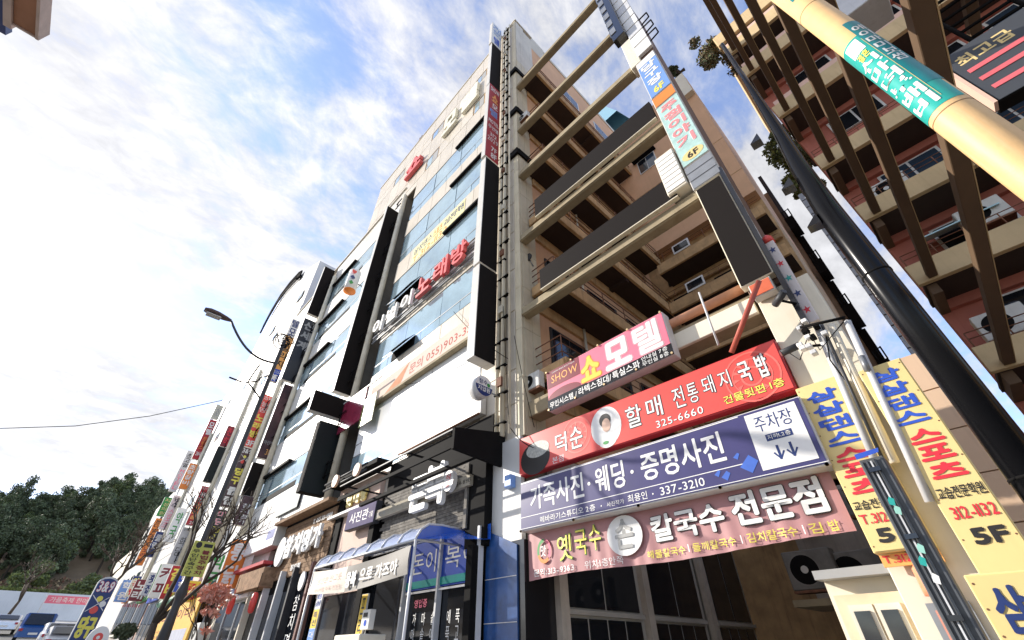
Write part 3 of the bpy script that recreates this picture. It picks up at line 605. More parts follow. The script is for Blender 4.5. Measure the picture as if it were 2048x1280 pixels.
# fifth stack X=-41.7
blade('narrow maroon sign reading 천하 in red letters', -41.7, [(457, 854), (474, 855), (460.5, 897), (439, 895)], maroon, [('천하', redt, (.15, .85, .05, .95), .02)], y0=5.6)
blade('blank dark green sign under the maroon 천하 sign', -41.4, [(433, 896), (457, 897), (429, 967.5), (404, 964)], signdark2, y0=5.5)
blade('bright red karaoke sign reading 퓨전노래타운 2F', -41.6, [(404, 972), (424, 975), (390, 1052), (373, 1050)], redd, [('퓨전', white, (.12, .88, .16, .42), .04), ('노래타운', orangel, (.12, .88, .42, .86), .05), ('2F', white, (.3, .8, .9, .97), .02, 'line'), ('성인가요', white, (.15, .85, .03, .09), .0, 'line')], y0=5.65)
blade('grey sign reading 화담 in brushed black letters', -42.0, [(367, 1054), (390, 1057), (354, 1129), (341, 1126)], mat('pale_grey_print', (.5, .49, .5), .5, var=.08), [('화담', blackt, (.2, .85, .25, .8), .0), ('설렁탕', blackt, (.15, .85, .03, .1), .0, 'line')], y0=5.65)
# sixth stack X=-55.5
blade('beige sign at the top of the far stack, above the red 모텔 sign', -56.0, [(435, 810.5), (446.5, 812), (436, 840), (419, 840)], mat('khaki_print', (.52, .5, .42), .5, var=.2), [('호', grey, (.2, .8, .2, .8), .0)])
blade('narrow red sign reading 모텔 트윈스', -55.7, [(418, 840), (435, 842), (401, 921), (384, 917)], redd, [('모텔', white, (.15, .85, .05, .4), .04), ('트윈스', orange, (.2, .85, .44, .75), .03), ('24시', white, (.2, .85, .8, .92), .02, 'line')])
blade('orange restaurant sign reading 초량갈비 under the red 모텔 sign', -55.0, [(382, 928), (396, 929), (375, 980), (357, 979)], orange, [('초량갈비', white, (.12, .88, .03, .86), .04)])
blade('whitish sign reading 댄스 with pink letters below', -55.5, [(350, 992), (366, 993), (335, 1060), (321, 1058)], mat('blush_print', (.74, .62, .62), .5, var=.05), [('댄스', blackt, (.2, .85, .04, .34), .04), ('스포츠', pink, (.2, .85, .4, .95), .0)])
blade('navy sign with stacked white letters 클럽', -55.6, [(317.6, 1064), (333, 1065), (305, 1115), (290, 1113)], navy2, [('클럽', white, (.15, .85, .1, .7), .02)])
# seventh X=-62.5
blade('grey sign with black and pink letters 초고열 MOTEL', -62.7, [(378.5, 903), (390, 904), (354, 985), (342, 985)], mat('ash_print', (.52, .51, .52), .5, var=.06), [('초고열', blackt, (.2, .85, .05, .42), .03), ('MOTEL', pink, (.25, .8, .46, .95), .03)])
blade('narrow green sign with pale letters 지성의원', -63.0, [(336, 994.5), (346, 996), (330, 1034), (319, 1032)], green, [('지성의원', yellowl, (.2, .85, .05, .95), .02)])
blade('long orange and red sign lowest on the farthest stack', -61.5, [(316, 1036), (328, 1038), (290, 1132), (278, 1130)], orange, [('본디빌노래방', blackt, (.15, .85, .03, .6), .02), ('노래방', maroon, (.15, .85, .62, .96), .02)])
blade('white and grey sign low down behind the grey 화담 sign', -48.5, [(355, 1015), (366, 1016), (340, 1085), (328, 1083)], white, [('약국', green, (.2, .8, .1, .9), .02)])

# ------------------------------------------------------------------ street-facing signs (facing -Y)
TILTED = ('motel_sign', 'restaurant_sign', 'photo_studio_sign', 'photo_sign')
def board(name, label, quad, Y, fm, th=.12, em=signedge, cat='sign', bev=.01, group=None, rectz=None):
    """flat board; its extents are the means of the surveyed corners TL, TR, BR, BL"""
    P = [QY(*q, Y) for q in quad]
    x0 = (P[0].x+P[3].x)/2; x1 = (P[1].x+P[2].x)/2; z1 = (P[0].z+P[1].z)/2; z0 = (P[2].z+P[3].z)/2
    s_ = T(name, label, cat, ((x0+x1)/2, Y+th/2, z0), group)
    if name in TILTED: s_.rotation_euler.y = math.atan2((P[0].z-P[1].z+P[3].z-P[2].z)/2, x1-x0)
    B(s_, 'box', em, x0, x1, Y+.01, Y+th, z0, z1, bev); B(s_, 'face', fm, x0+.02, x1-.02, Y-.002, Y+.008, z0+.02, z1-.02)
    return s_, x0, x1, z0, z1
def frac(x0, x1, z0, z1, u0, u1, v0, v1): return x0+(x1-x0)*u0, x0+(x1-x0)*u1, z1-(z1-z0)*v1, z1-(z1-z0)*v0
# red letters of the karaoke sign
kr = T('channel_letters', 'big white and red channel letters reading 이별이 노래방 across the corner building', 'sign', (-12.4, 6.3, 12.9))
B(kr, 'rail', steelw, -16.2, -8.6, 6.28, 6.36, 13.9, 13.98); B(kr, 'rail', steelw, -16.2, -8.6, 6.28, 6.36, 13.3, 13.38); B(kr, 'rail', steel, -16.2, -8.6, 6.28, 6.36, 13.0, 13.05)
for z in (13.15, 13.6, 13.75, 14.15): B(kr, 'rail', steel, -16.2, -8.6, 6.30, 6.36, z, z+.04)
xx = [-16.0, -15.05, -14.0]
for i, c in enumerate('이별이'): put(kr, [(c, -16.0+1.22*i, -15.12+1.22*i, 13.2, 14.1, .02)], 'Y', 6.22, white, depth=.12, name='letter')
for i, c in enumerate('노래방'): put(kr, [(c, -12.2+1.18*i, -11.25+1.18*i, 13.15, 14.2, .03)], 'Y', 6.22, mat('letter_red', (.66, .12, .12), .45, var=.05), depth=.16, name='letter')
# top 쇼 letter and 모텔 letters
sl = T('channel_letters', 'large red 쇼 letter mounted high on the corner building', 'sign', (-16.4, 6.3, 28)); put(sl, [('쇼', -17.3, -15.3, 27.4, 29.2, .06)], 'Y', 6.36, mat('letter_red', (.66, .12, .12), .45), depth=.25, name='letter')
ml = T('channel_letters', 'cream 모텔 letters mounted high on the corner building right of the red letter', 'sign', (-11.6, 6.3, 28))
put(ml, [('모', -13.0, -11.5, 27.4, 29.5, .06)], 'Y', 6.38, mat('letter_cream', (.72, .70, .58), .5), depth=.2, name='letter'); put(ml, [('텔', -11.2, -9.4, 27.4, 29.5, .06)], 'Y', 6.38, mat('letter_cream', (.72, .70, .58), .5), depth=.2, name='letter')
# yellow banner
yb, x0, x1, z0, z1 = board('window_banner', 'pale yellow dance school banner under the fifth floor windows', [(826, 499), (931, 399), (929, 425), (822, 535)], 6.385, mat('banner_cream', (.80, .74, .36), .6, var=.05), th=.012)
f = lambda *a: frac(x0, x1, z0, z1, *a)
put(yb, [('삼성댄스', *f(.03, .4, .1, .5), .02), ('교습전문학원', *f(.62, .98, .1, .5), .02)], 'Y', 6.383, navy2); put(yb, [('스포츠', *f(.42, .6, .1, .5), .03), ('T.312-1132', *f(.03, .7, .58, .93), .02)], 'Y', 6.383, orange)
bb, x0, x1, z0, z1 = board('window_banner', 'faded pink phone number banner reading 055)903-3', [(741, 770), (943, 642), (940, 683), (741, 812)], 6.37, mat('banner_blush', (.72, .60, .52), .9, var=.03, spec=.05), th=.02)
f = lambda *a: frac(x0, x1, z0, z1, *a)
put(bb, [('문의 055)903-33', *f(.45, 1.0, .25, .75), .0)], 'Y', 6.368, mat('pale_red_text', (.50, .14, .12), .9, spec=.05)); poly(bb, 'red_wedge', 'Y', 6.368, [(x0+.15*(x1-x0), z0+.05), (x0+.36*(x1-x0), z0+.05), (x0+.44*(x1-x0), z1-.05)], mat('pale_orange', (.66, .34, .22), .9, spec=.05), .004)
B(A, 'ledge', beamm, -15.6, -8.0, 6.2, 6.40, 9.2, 9.3)
wp, x0, x1, z0, z1 = board('signboard', 'large blank white signboard above the 돈복 restaurant front', [(809, 832), (962, 792), (962, 834), (806, 898)], 6.2, signwhite, th=.18)
multitube(wp, 'lamp_chain', [[(x0, 6.15, z0-.03), (x1, 6.15, z0-.03)]], .03, rust)
for i in range(6): put(wp, [('원룸텔 6F', x1-1.5, x1-.2, z0+.5, z1-.15, .01)], 'Y', 6.195, mat('faint_text', (.74, .68, .50), .5)) if i == 0 else None

# ------------------------------------------------------------------ 돈복 restaurant front
DB = T('restaurant_shopfront', 'black framed 돈복 restaurant front clad in grey wood boards', 'shop front', (-9.3, 6.2, 0))
B(DB, 'black_frame', black, -7.95, -7.3, 6.1, 6.39, 3.35, 5.75, .01); B(DB, 'black_frame', black, -7.6, -7.4, 5.9, 6.39, 0, 3.35, .01); B(DB, 'black_frame', black, -12.5, -12.2, 6.1, 6.39, 0, 5.1, .01)
prism(DB, 'canopy_side', [(4.93, 4.96), (6.1, 4.9), (6.38, 4.9), (6.38, 5.75), (6.1, 5.66), (4.93, 5.42)], 'x', -7.06, -6.98, black)
B(DB, 'canopy_trim', steeld, -12.4, -7.07, 4.93, 4.97, 5.39, 5.42); B(DB, 'canopy_trim', black, -12.4, -7.07, 4.95, 5.0, 5.0, 5.08); B(DB, 'canopy_beam', black, -12.4, -7.03, 5.6, 5.7, 4.98, 5.06)
for x in np.linspace(-12.3, -7.2, 4): B(DB, 'canopy_strut', black, x, x+.04, 4.98, 6.3, 5.38, 5.42)
B(DB, 'backing', black, -12.2, -7.32, 6.3, 6.38, 3.4, 6.3)
k = 0
for r_ in range(17):
    z = 3.85+r_*.085
    for a, b in cells(-12.0, -8.1, 3): B(DB, 'board', wood, a+.006+.1*(r_ % 3-1), b-.006+.1*(r_ % 3-1), 6.24+.006*random.random(), 6.295, z+.004, z+.081)
B(DB, 'trim', wood, -7.98, -7.88, 6.05, 6.14, 3.75, 5.15)
sb_ = B(DB, 'name_strip', mat('strip_beige', (.42, .38, .30), .8, spec=.1), -12.4, -7.75, 6.0, 6.12, 4.62, 4.86, .005)
put(DB, [('Tel.334-8915', -8.6, -7.7, 4.68, 4.78, .0)], 'Y', 5.998, blackt); put(DB, [('별미맛집돈복', -12.4, -11.5, 4.67, 4.78, .0)], 'Y', 5.998, grey)
for c, qa_, qb_ in (('돈', (826, 962), (853, 1018)), ('복', (857, 938), (888, 1008))):
    a = QY(*qa_, 5.85).x; b = QY(*qb_, 5.85).x; z1 = max(QY(*qa_, 5.85).z, QY(qb_[0], qa_[1]-8, 5.85).z); z0 = QY((qa_[0]+qb_[0])/2, qb_[1], 5.85).z
    a, b = min(a, b), max(a, b)
    put(DB, [(c, a-.03, b+.03, z0-.03, z1+.03, .055)], 'Y', 5.93, white, depth=.12, name='letter'); put(DB, [(c, a+.02, b-.02, z0+.02, z1-.02, .0)], 'Y', 5.80, grey, name='letter_inset')
qr = QY(899, 962, 5.85); disc(DB, 'round_letter', 'Y', 5.93, qr.x, qr.z, .2, .24, white, .12, thick=.12); put(DB, stack('식당', qr.x-.09, qr.x+.09, qr.z-.16, qr.z+.16), 'Y', 5.8, redt)
# glazed shop front beneath
B(DB, 'shop_glass', glassk, -10.1, -7.4, 6.2, 6.24, .2, 3.1); B(DB, 'blue_header', blue, -10.1, -7.4, 6.12, 6.19, 2.75, 3.7)
B(DB, 'shop_glass', glassk, -15.5, -10.2, 6.3, 6.34, .2, 3.8)
for x in (-10.1, -8.75, -7.42): B(DB, 'mullion', steelw, x-.03, x+.03, 6.05, 6.18, 0, 3.72)
put(DB, [('돈이', -9.9, -8.95, 3.05, 3.5, -.005), ('복이', -8.6, -7.5, 3.05, 3.5, -.005)], 'Y', 6.115, white); B(DB, 'teal_band', teal, -10.05, -7.45, 6.10, 6.118, 2.78, 2.92); B(DB, 'lace', white, -10.05, -7.45, 6.09, 6.099, 2.68, 2.72)
put(DB, [('영업중', -9.75, -9.25, 2.42, 2.58, .03)], 'Y', 6.19, pink)
for i, x in enumerate((-9.75, -9.4, -9.05, -8.5, -8.2, -7.9, -7.6)): put(DB, stack('가마솥에푹고은국밥'[i:i+5], x, x+.13, 1.0, 2.35, -.01), 'Y', 6.19, white)
prism(DB, 'blue_side_panel', [(-7.44, 0), (-6.5, 0), (-6.5, 3.27), (-7.44, 3.66)], 'y', 6.26, 6.298, bluegloss) 
for z in (1.3, 2.05, 2.75): B(DB, 'panel_joint', steelw, -7.43, -6.51, 6.25, 6.259, z, z+.012)
B(A, 'pier_base', blackg, -7.29, -6.34, 6.3, 7.15, 0, 3.345); B(A, 'pier_facing', facade2, -7.29, -6.4, 6.3, 6.41, 3.35, 5.45)
B(A, 'meter_box', bluel, -6.74, -6.55, 6.15, 6.29, 4.35, 4.6)
# curved awning
aw = T('awning', 'curved blue plastic awning on a white steel frame before the 돈복 restaurant', 'awning', (-10.4, 5.5, 0))
V = []; F_ = []; prof = [(6.2, 3.74), (5.6, 3.75), (5.27, 3.72), (5.1, 3.60), (5.0, 3.43)]
xsA = np.linspace(-12.9, -8.1, 8)
for x in xsA:
    for y, z in prof: V.append((x, y, z))
n = len(prof); F_ = [(i*n+j, i*n+j+1, (i+1)*n+j+1, (i+1)*n+j) for i in range(7) for j in range(n-1)]
o = mesh(aw, 'roof_sheet', V, F_, tarpw, True)
multitube(aw, 'frame', [[(x, y, z+.02) for y, z in prof] for x in xsA[::1]]+[[(-12.9, 5, 3.42), (-8.1, 5, 3.42)], [(-12.9, 6.2, 3.75), (-8.1, 6.2, 3.75)], [(-8.1, 5, 3.42), (-8.1, 6.2, 3.45)], [(-12.9, 5, 3.42), (-12.9, 6.2, 3.45)]], .025, steelw, 6)
for x in (-8.1, -12.9): tube(aw, 'post', [(x, 5.0, .13), (x, 5.0, 3.42)], .03, steelw, 8)
mesh(aw, 'end_sheet', [(-8.08, y, z) for y, z in prof]+[(-7.2, 6.2, 3.45), (-7.2, 6.2, 3.75)], [(0, 1, 2, 3, 4), (0, 4, 5, 6)], tarp)
ab = T('cloth_banner', 'sagging beige and grey cloth banner reading 용복 으로 가즈아 hung under the awning', 'banner', (-10.4, 4.95, 2.9))
V = []; F_ = []; mi = []; nx = 30
for i in range(nx+1):
    t = i/nx; x = -12.75+4.6*t; sag = -.12*math.sin(math.pi*t)+.0
    for j in range(5): V.append((x, 4.93+.02*math.sin(9*t+j), 3.32-j*.125+sag*.8))
for i in range(nx):
    for j in range(4): F_.append((i*5+j, i*5+j+1, (i+1)*5+j+1, (i+1)*5+j)); mi.append(0 if i < 13 else 1)
mesh(ab, 'cloth', V, F_, None, True, mi=mi, mats=[mat('cloth_beige', (.74, .66, .56), .7, var=.06), mat('cloth_grey', (.30, .28, .25), .7, var=.06)])
put(ab, [('용복', -10.7, -10.2, 2.78, 3.1, .06), ('으로 가즈아', -10.05, -8.5, 2.85, 3.12, .03)], 'Y', 4.9, white); put(ab, [('뜨끈한 한그릇', -12.4, -11.0, 3.0, 3.15, -.01), ('돼지국밥 수육 전문점', -12.4, -11.0, 2.83, 2.92, -.01)], 'Y', 4.9, mat('dusty_pink_text', (.6, .4, .36), .5))
# studio signs to the left
SF = T('studio_shopfront', 'pinkish beige tiled shop front left of the 돈복 restaurant', 'shop front', (-13.6, 6.3, 0))
B(SF, 'wall', mat('beige_pink', (.58, .42, .34), .7, var=.08), -15.5, -12.55, 6.25, 6.39, 3.0, 6.2); B(SF, 'cornice', steelw, -15.5, -12.5, 6.0, 6.24, 5.2, 5.28); B(SF, 'cornice', black, -15.5, -12.0, 5.7, 6.24, 6.2, 6.35)
multitube(SF, 'lamp_rail', [[(-15.4, 5.6, 6.25), (-12.4, 5.6, 6.25)], [(-15.4, 5.6, 6.05), (-12.4, 5.6, 6.05)]], .035, steeld)
for x in (-14.4, -12.9): disc(SF, 'lamp_disc', 'Y', 5.5, x, 6.15, .2, .2, mat('lamp_peach', (.7, .45, .3), .5), 0, thick=.08)
for i in range(3): put(SF, [('밀대빵'[i], -14.6+.5*i, -14.2+.5*i, 5.45, 5.85, .08)], 'Y', 6.2, mat('gold_letter', (.75, .6, .2), .4), depth=.06, name='letter')
ps, x0, x1, z0, z1 = board('photo_sign', 'purple grey sign reading 사진관 in white brush letters', [(697, 1022), (752, 999), (748, 1045), (687, 1062)], 5.95, mat('mauve_print', (.10, .085, .16), .7, var=.1, spec=.1), th=.2, em=steeld)
put(ps, [('사진관', *frac(x0, x1, z0, z1, .14, .78, .25, .75), .0), ('기획', *frac(x0, x1, z0, z1, .82, .94, .45, .75), .0)], 'Y', 5.946, white)
# wooden sign 참치명가
ts, x0, x1, z0, z1 = board('wooden_sign', 'brown wooden sign reading 참치명가 in raised white letters', [(572, 1049.5), (671, 1022), (654, 1133), (546, 1165)], 6.15, woodb, th=.14, em=black)
nb = 12
for j, (c, d) in enumerate(cells(z0+.03, z1-.03, nb)):
    for a, b in cells(x0+.03, x1-.03, 3): B(ts, 'plank', woodb, a+.006, b-.006, 6.12+.012*random.random(), 6.147, c+.006, d-.006)
f = lambda *a: frac(x0, x1, z0, z1, *a)
for i in range(4): put(ts, [('참치명가'[i], *f(.26+.17*i, .41+.17*i, .28, .68), .06)], 'Y', 6.0, white, depth=.1, name='letter')
disc(ts, 'emblem', 'Y', 6.02, x0+.13*(x1-x0), (z0+z1)/2, .42, .5, mat('emblem_pale', (.62, .68, .72), .4), .06, thick=.1); disc(ts, 'emblem_ring', 'Y', 6.02, x0+.13*(x1-x0), (z0+z1)/2, .42, .5, white, .064, rin=.85)
put(ts, [('T. 055 313-9909', *f(.62, .95, .1, .18), .01), ('참치회', *f(.4, .58, .8, .9), .03)], 'Y', 6.1, white, depth=.02)
B(ts, 'roof_ledge', woodb, x0-.2, x1+.1, 5.7, 6.12, z1+.05, z1+.16)
B(ts, 'black_surround', black, x0-.2, x1+.4, 6.17, 6.39, z0-.4, z1+.3)
wsn, x0, x1, z0, z1 = board('white_sign', 'plain white shop sign with faint handwriting and a small blue label', [(464, 1081), (554, 1042), (550, 1089), (466, 1122)], 5.8, mat('paper_white', (.72, .70, .70), .5, var=.04), th=.4)
f = lambda *a: frac(x0, x1, z0, z1, *a)
put(wsn, [('순대볶음', *f(.2, .45, .45, .7), -.02), ('기다', *f(.5, .7, .25, .7), -.01)], 'Y', 5.798, grey); patch(wsn, 'blue_label', 'Y', 5.798, *f(.82, .97, .35, .7), mat('label_blue', (.12, .14, .35), .4), .004)
zA = z0
for i in range(22): B(wsn, 'valance_strip', white, x0+.2+.15*i, x0+.25+.15*i, 5.9, 5.92, z0-.5, z0-.02) if i < 26 else None
B(wsn, 'red_awning', redd, x0-.2, x1+.1, 5.65, 6.0, z0-.66, z0-.54)
mp_, x0, x1, z0, z1 = board('dark_menu_panel', 'slanting grey green slate panel on the white wall beside the charcoal sign', [(564, 985), (601, 978), (597, 1012), (553, 1035)], 6.3, mat('slate', (.20, .23, .22), .5, var=.1), th=.06, em=steeld)

# generic ground storey of the street row, further left
GS = T('street_shop_row', 'ground floor shop fronts with dark glass along the neighbour buildings', 'shop front', (-30, 6.3, 0))
for i in range(8):
    a = -61+5*i; b = a+4.8; g = gz(a)+.1
    B(GS, 'wall', (beigew, facade2, cpale)[i % 3], a, b, 6.2, 6.39, g, g+4.2); B(GS, 'glass', glassk, a+.3, b-.3, 6.14, 6.19, g+.2, g+2.5)
    B(GS, 'fascia', (orange, white, green, blue, mat('khaki_print', (.5, .48, .4)), maroon, yellow, white, black)[i], a+.1, b-.1, 5.95, 6.18, g+2.6, g+3.4, .01); put(GS, [(('갈비마을', '해장국', '약국', '부동산', '커피', '노래연습장', '분식', '미용실', '횟집')[i], a+.9, b-.9, g+2.72, g+3.28, .03)], 'Y', 5.94, (white, redt, white, white, blackt, yellowt, redt, navy2, white)[i])
    for x in (a+1.6, a+3.2): B(GS, 'mullion', alu, x-.03, x+.03, 6.1, 6.14, g+.2, g+2.5)
# door area below 참치명가 and photo studio
SH = T('restaurant_entrance', 'dark tuna restaurant entrance with hanging menu strips', 'shop front', (-16.3, 6.2, 0))
B(SH, 'dark_glass', glassk, -21.5, -15.6, 6.2, 6.25, .3, 4.0); 
for x, m_ in ((-21.4, beigew), (-19.8, steelw), (-18.4, steelw), (-17.2, steeld), (-15.7, mat('post_brown', (.2, .1, .08)))): B(SH, 'post', m_, x-.06, x+.06, 5.95, 6.19, .2, 4.0)
put(SH, stack('참치명가', -16.8, -16.4, 1.2, 3.2, .0), 'Y', 6.1, white); disc(SH, 'round_plate', 'Y', 6.08, -16.6, 3.55, .22, .28, signwhite, 0, thick=.05)
def strip_banner(label, x0, x1, z0, z1, fields, Y=5.9):
    b = T('strip_banner', label, 'banner', ((x0+x1)/2, Y, z0), 'narrow printed strips beside the shop doors'); B(b, 'panel', steelw, x0, x1, Y, Y+.04, z0, z1); n = len(fields)
    for i, (m_, s, tm) in enumerate(fields):
        a, c = z1-(z1-z0)*i/n, z1-(z1-z0)*(i+1)/n; patch(b, 'field', 'Y', Y, x0+.01, x1-.01, c+.01, a-.01, m_, .002+.0005*i); put(b, stack(s, x0+.07, x1-.07, c+.05, a-.05, .01), 'Y', Y, tm, lift=.006)
strip_banner('narrow white, yellow and blue strip banner left of the awning post', -14.55, -14.15, 1.3, 3.1, [(white, '점심', blue), (yellow, '특선', navy2), (bluel, '대게', white), (orange, '회', white)])
strip_banner('bright yellow strip banner reading 프리 under the awning', -11.15, -10.85, 1.0, 2.75, [(yellow, '프리', blackt), (yellow, '미엄', redt)], 5.6)
mb = T('meter_box', 'small white control box with a blue round mark on the shop post', 'box', (-10.6, 5.55, 2.1)); B(mb, 'case', signwhite, -10.78, -10.42, 5.5, 5.64, 2.05, 2.42, .01); B(mb, 'display', blackt, -10.7, -10.52, 5.49, 5.499, 2.28, 2.36); disc(mb, 'mark', 'Y', 5.497, -10.58, 2.17, .06, .06, blue, .003)
tube(mb, 'cable', [(-10.6, 5.55, 2.05), (-10.62, 5.55, 1.2)], .01, white, 5)
cb = T('cream_cabinet', 'cream metal cabinet standing under the control box', 'cabinet', (-10.2, 5.3, 0)); B(cb, 'body', beigew, -10.9, -9.75, 5.0, 5.6, .13, 1.95, .02)
for i, (x, z, la) in enumerate(((-22.0, 3.2, 'red paper lantern hanging left, before the wooden panel'), (-19.3, 3.1, 'red paper lantern hanging right, beside the dark entrance'))):
    l_ = T('paper_lantern', la, 'lantern', (x, 5.6, z), 'red paper lanterns'); V, F_ = tubegeo([(x, 5.6, z-.32), (x, 5.6, z-.26), (x, 5.6, z), (x, 5.6, z+.24), (x, 5.6, z+.3)], [.05, .1, .12, .1, .05], 12); mesh(l_, 'shade', V, F_, red, True); tube(l_, 'cord', [(x, 5.6, z+.38), (x, 5.6, z+.9)], .01, black, 4)
    put(l_, stack('참치', x-.06, x+.06, z-.16, z+.16), 'Y', 5.47, blackt)
bx = T('wooden_box_sign', 'light brown wooden box canopy over the lantern doorway', 'sign', (-21, 5.9, 3.8)); B(bx, 'box', woodb, -22.6, -19.6, 5.7, 6.18, 3.6, 4.25, .01)

# ------------------------------------------------------------------ signs over the alley mouth
def shear_text(): pass
def bolts(par, x0, x1, z0, z1, Y, n=4):
    for z in (z0+.02, z1-.02):
        for x in np.linspace(x0+.03, x1-.03, n+1): disc(par, 'bolt', 'Y', Y, x, z, .022, .022, mat('brass', (.6, .45, .25), .4, metal=.5), .02, n=10, thick=.02)
ms, x0, x1, z0, z1 = board('motel_sign', 'pink motel sign reading 쇼모텔 with a black text strip below', [(1093, 742), (1323, 627), (1350, 702), (1097, 828)], 6.22, pink, th=.24, em=steelw)
f = lambda *a: frac(x0, x1, z0, z1, *a); Yt = 6.218
patch(ms, 'black_strip', 'Y', Yt, *f(.0, 1., .76, 1.), blackg, .003); patch(ms, 'logo_field', 'Y', Yt, *f(.01, .32, .02, .46), maroon, .003); disc(ms, 'curve_field', 'Y', Yt, *[x0+.16*(x1-x0), z1-.72*(z1-z0)], .45, .16, maroon, .0045)
patch(ms, 'black_strip', 'Y', Yt, *f(.0, .36, .74, 1.), blackg, .006)
out2(ms, [('쇼', *f(.32, .49, .14, .72), .05)], 'Y', Yt, yellow, orange); out2(ms, [('모', *f(.53, .735, .08, .73), .06), ('텔', *f(.765, .955, .06, .73), .035)], 'Y', Yt, white, mat('faded_pink', (.7, .35, .4)))
put(ms, [('SHOW', *f(.05, .30, .17, .36), .0)], 'Y', Yt, orangel, lift=.006); put(ms, [('CLEAN SMILE BOUTIQUE', *f(.06, .28, .07, .11))], 'Y', Yt, white, lift=.006)
put(ms, [('무인시스템 /', *f(.02, .27, .81, .96), .02), ('라텍스침대/특실스파', *f(.285, .775, .79, .96), .02), ('안내실 7층', *f(.79, .97, .775, .87), .01), ('무인실 8층', *f(.79, .97, .885, .98), .01)], 'Y', Yt, white, lift=.01)
bolts(ms, x0, x1, z0, z1, 6.2)
rsn, x0, x1, z0, z1 = board('restaurant_sign', 'long red pork soup restaurant sign with portrait oval and phone number 325-6660', [(1037, 882), (1545, 673), (1592, 782), (1037, 950)], 6.3, red, th=.2, em=redd)
f = lambda *a: frac(x0, x1, z0, z1, *a); Yt = 6.298
disc(rsn, 'bowl_print', 'Y', Yt, x0+.09*(x1-x0), z1-.66*(z1-z0), .42, .34, blackt, .003); disc(rsn, 'soup_print', 'Y', Yt, x0+.105*(x1-x0), z1-.46*(z1-z0), .33, .17, mat('soup_grey', (.42, .42, .38), .5, var=.3, scale=20), .005)
disc(rsn, 'portrait_oval', 'Y', Yt, x0+.427*(x1-x0), z1-.5*(z1-z0), .34, .38, signwhite, .003)
disc(rsn, 'portrait_clothes', 'Y', Yt, x0+.427*(x1-x0), z1-.82*(z1-z0), .2, .14, mat('cloth_white', (.74, .76, .72)), .005); disc(rsn, 'portrait_hair', 'Y', Yt, x0+.427*(x1-x0), z1-.36*(z1-z0), .13, .13, blackt, .007); disc(rsn, 'portrait_face', 'Y', Yt, x0+.430*(x1-x0), z1-.48*(z1-z0), .095, .13, mat('skin_print', (.62, .42, .32)), .009); disc(rsn, 'portrait_collar', 'Y', Yt, x0+.42*(x1-x0), z1-.87*(z1-z0), .06, .03, green, .011)
pale = mat('pale_red_print', (.80, .16, .13), .4)
for cx, cz, rr_ in ((.30, .45, .36), (.915, .54, .40)):
    for q in (1., .72, .4): disc(rsn, 'flower_ring', 'Y', Yt, x0+cx*(x1-x0), z1-cz*(z1-z0), rr_*q, rr_*q, pale, .003+.0003*q, rin=.93 if q > .5 else .8)
    for i in range(12):
        a = i*math.pi/6; u, v = x0+cx*(x1-x0), z1-cz*(z1-z0); poly(rsn, 'flower_petal', 'Y', Yt, [(u+.17*math.cos(a), v+.17*math.sin(a)), (u+.27*math.cos(a+.12), v+.27*math.sin(a+.12)), (u+.26*math.cos(a-.1), v+.26*math.sin(a-.1))], pale, .0036) if rr_ < .5 else None
out2(rsn, [('덕', *f(.197, .252, .27, .75), .01), ('순', *f(.268, .325, .25, .77), .01), ('할', *f(.51, .568, .26, .74), .01), ('매', *f(.588, .642, .24, .68), .01), ('전', *f(.682, .718, .22, .66), .0), ('통', *f(.73, .762, .25, .66), .0), ('돼', *f(.778, .812, .22, .60), .0), ('지', *f(.827, .859, .24, .60), .0), ('국', *f(.885, .917, .21, .62), .02), ('밥', *f(.934, .962, .18, .64), .02)], 'Y', Yt, white, blackt)
out2(rsn, [('325-6660', *f(.61, .762, .77, .92), .01)], 'Y', Yt, white, blackt); out2(rsn, [('건물뒷편 1층', *f(.824, .982, .74, .90), .02)], 'Y', Yt, yellowt, blackt); put(rsn, [('본점', *f(.178, .232, .80, .96), .0)], 'Y', Yt, white)
nv, x0, x1, z0, z1 = board('photo_studio_sign', 'long navy photo studio sign with a white parking panel at its right end', [(1039, 968), (1594, 790), (1662, 930), (1041, 1062)], 6.10, navy, th=.3, em=steelw)
f = lambda *a: frac(x0, x1, z0, z1, *a); Yt = 6.098
patch(nv, 'white_border', 'Y', Yt, *f(.005, .845, .03, .045), white, .003); patch(nv, 'white_rule', 'Y', Yt, *f(.0, .845, .735, .747), white, .003); patch(nv, 'white_rule', 'Y', Yt, *f(.0, 1., .955, .965), white, .003)
patch(nv, 'parking_panel', 'Y', Yt, *f(.86, .985, .06, .9), white, .004)
tx = [('가족사진', .055, .305), ('웨딩', .354, .468), ('증명사진', .528, .785)]
put(nv, [(s, *f(a, b, .16, .64), .02) for s, a, b in tx], 'Y', Yt, white)
for u in (.328, .496): disc(nv, 'dot', 'Y', Yt, x0+u*(x1-x0), z1-.42*(z1-z0), .03, .03, white, .004)
put(nv, [('헤바라기스튜디오 2층', *f(.10, .343, .80, .92), .01), ('사진작가', *f(.388, .452, .83, .91)), ('최용인', *f(.466, .533, .79, .92), .01), ('337-3210', *f(.576, .71, .79, .92), .01)], 'Y', Yt, white)
for u in (.367, .552): disc(nv, 'dot', 'Y', Yt, x0+u*(x1-x0), z1-.865*(z1-z0), .012, .012, white, .004)
for u, v, r_, in ((.835, .78, .13), (.77, .86, .07), (.81, .62, .05), (.75, .8, .05)): poly(nv, 'blue_sparkle', 'Y', Yt, [(x0+u*(x1-x0)-r_, z1-v*(z1-z0)), (x0+u*(x1-x0), z1-v*(z1-z0)-r_*.8), (x0+u*(x1-x0)+r_*.9, z1-v*(z1-z0)+.03), (x0+u*(x1-x0)+.02, z1-v*(z1-z0)+r_)], mat('sparkle_blue', (.05, .14, .55)), .0035)
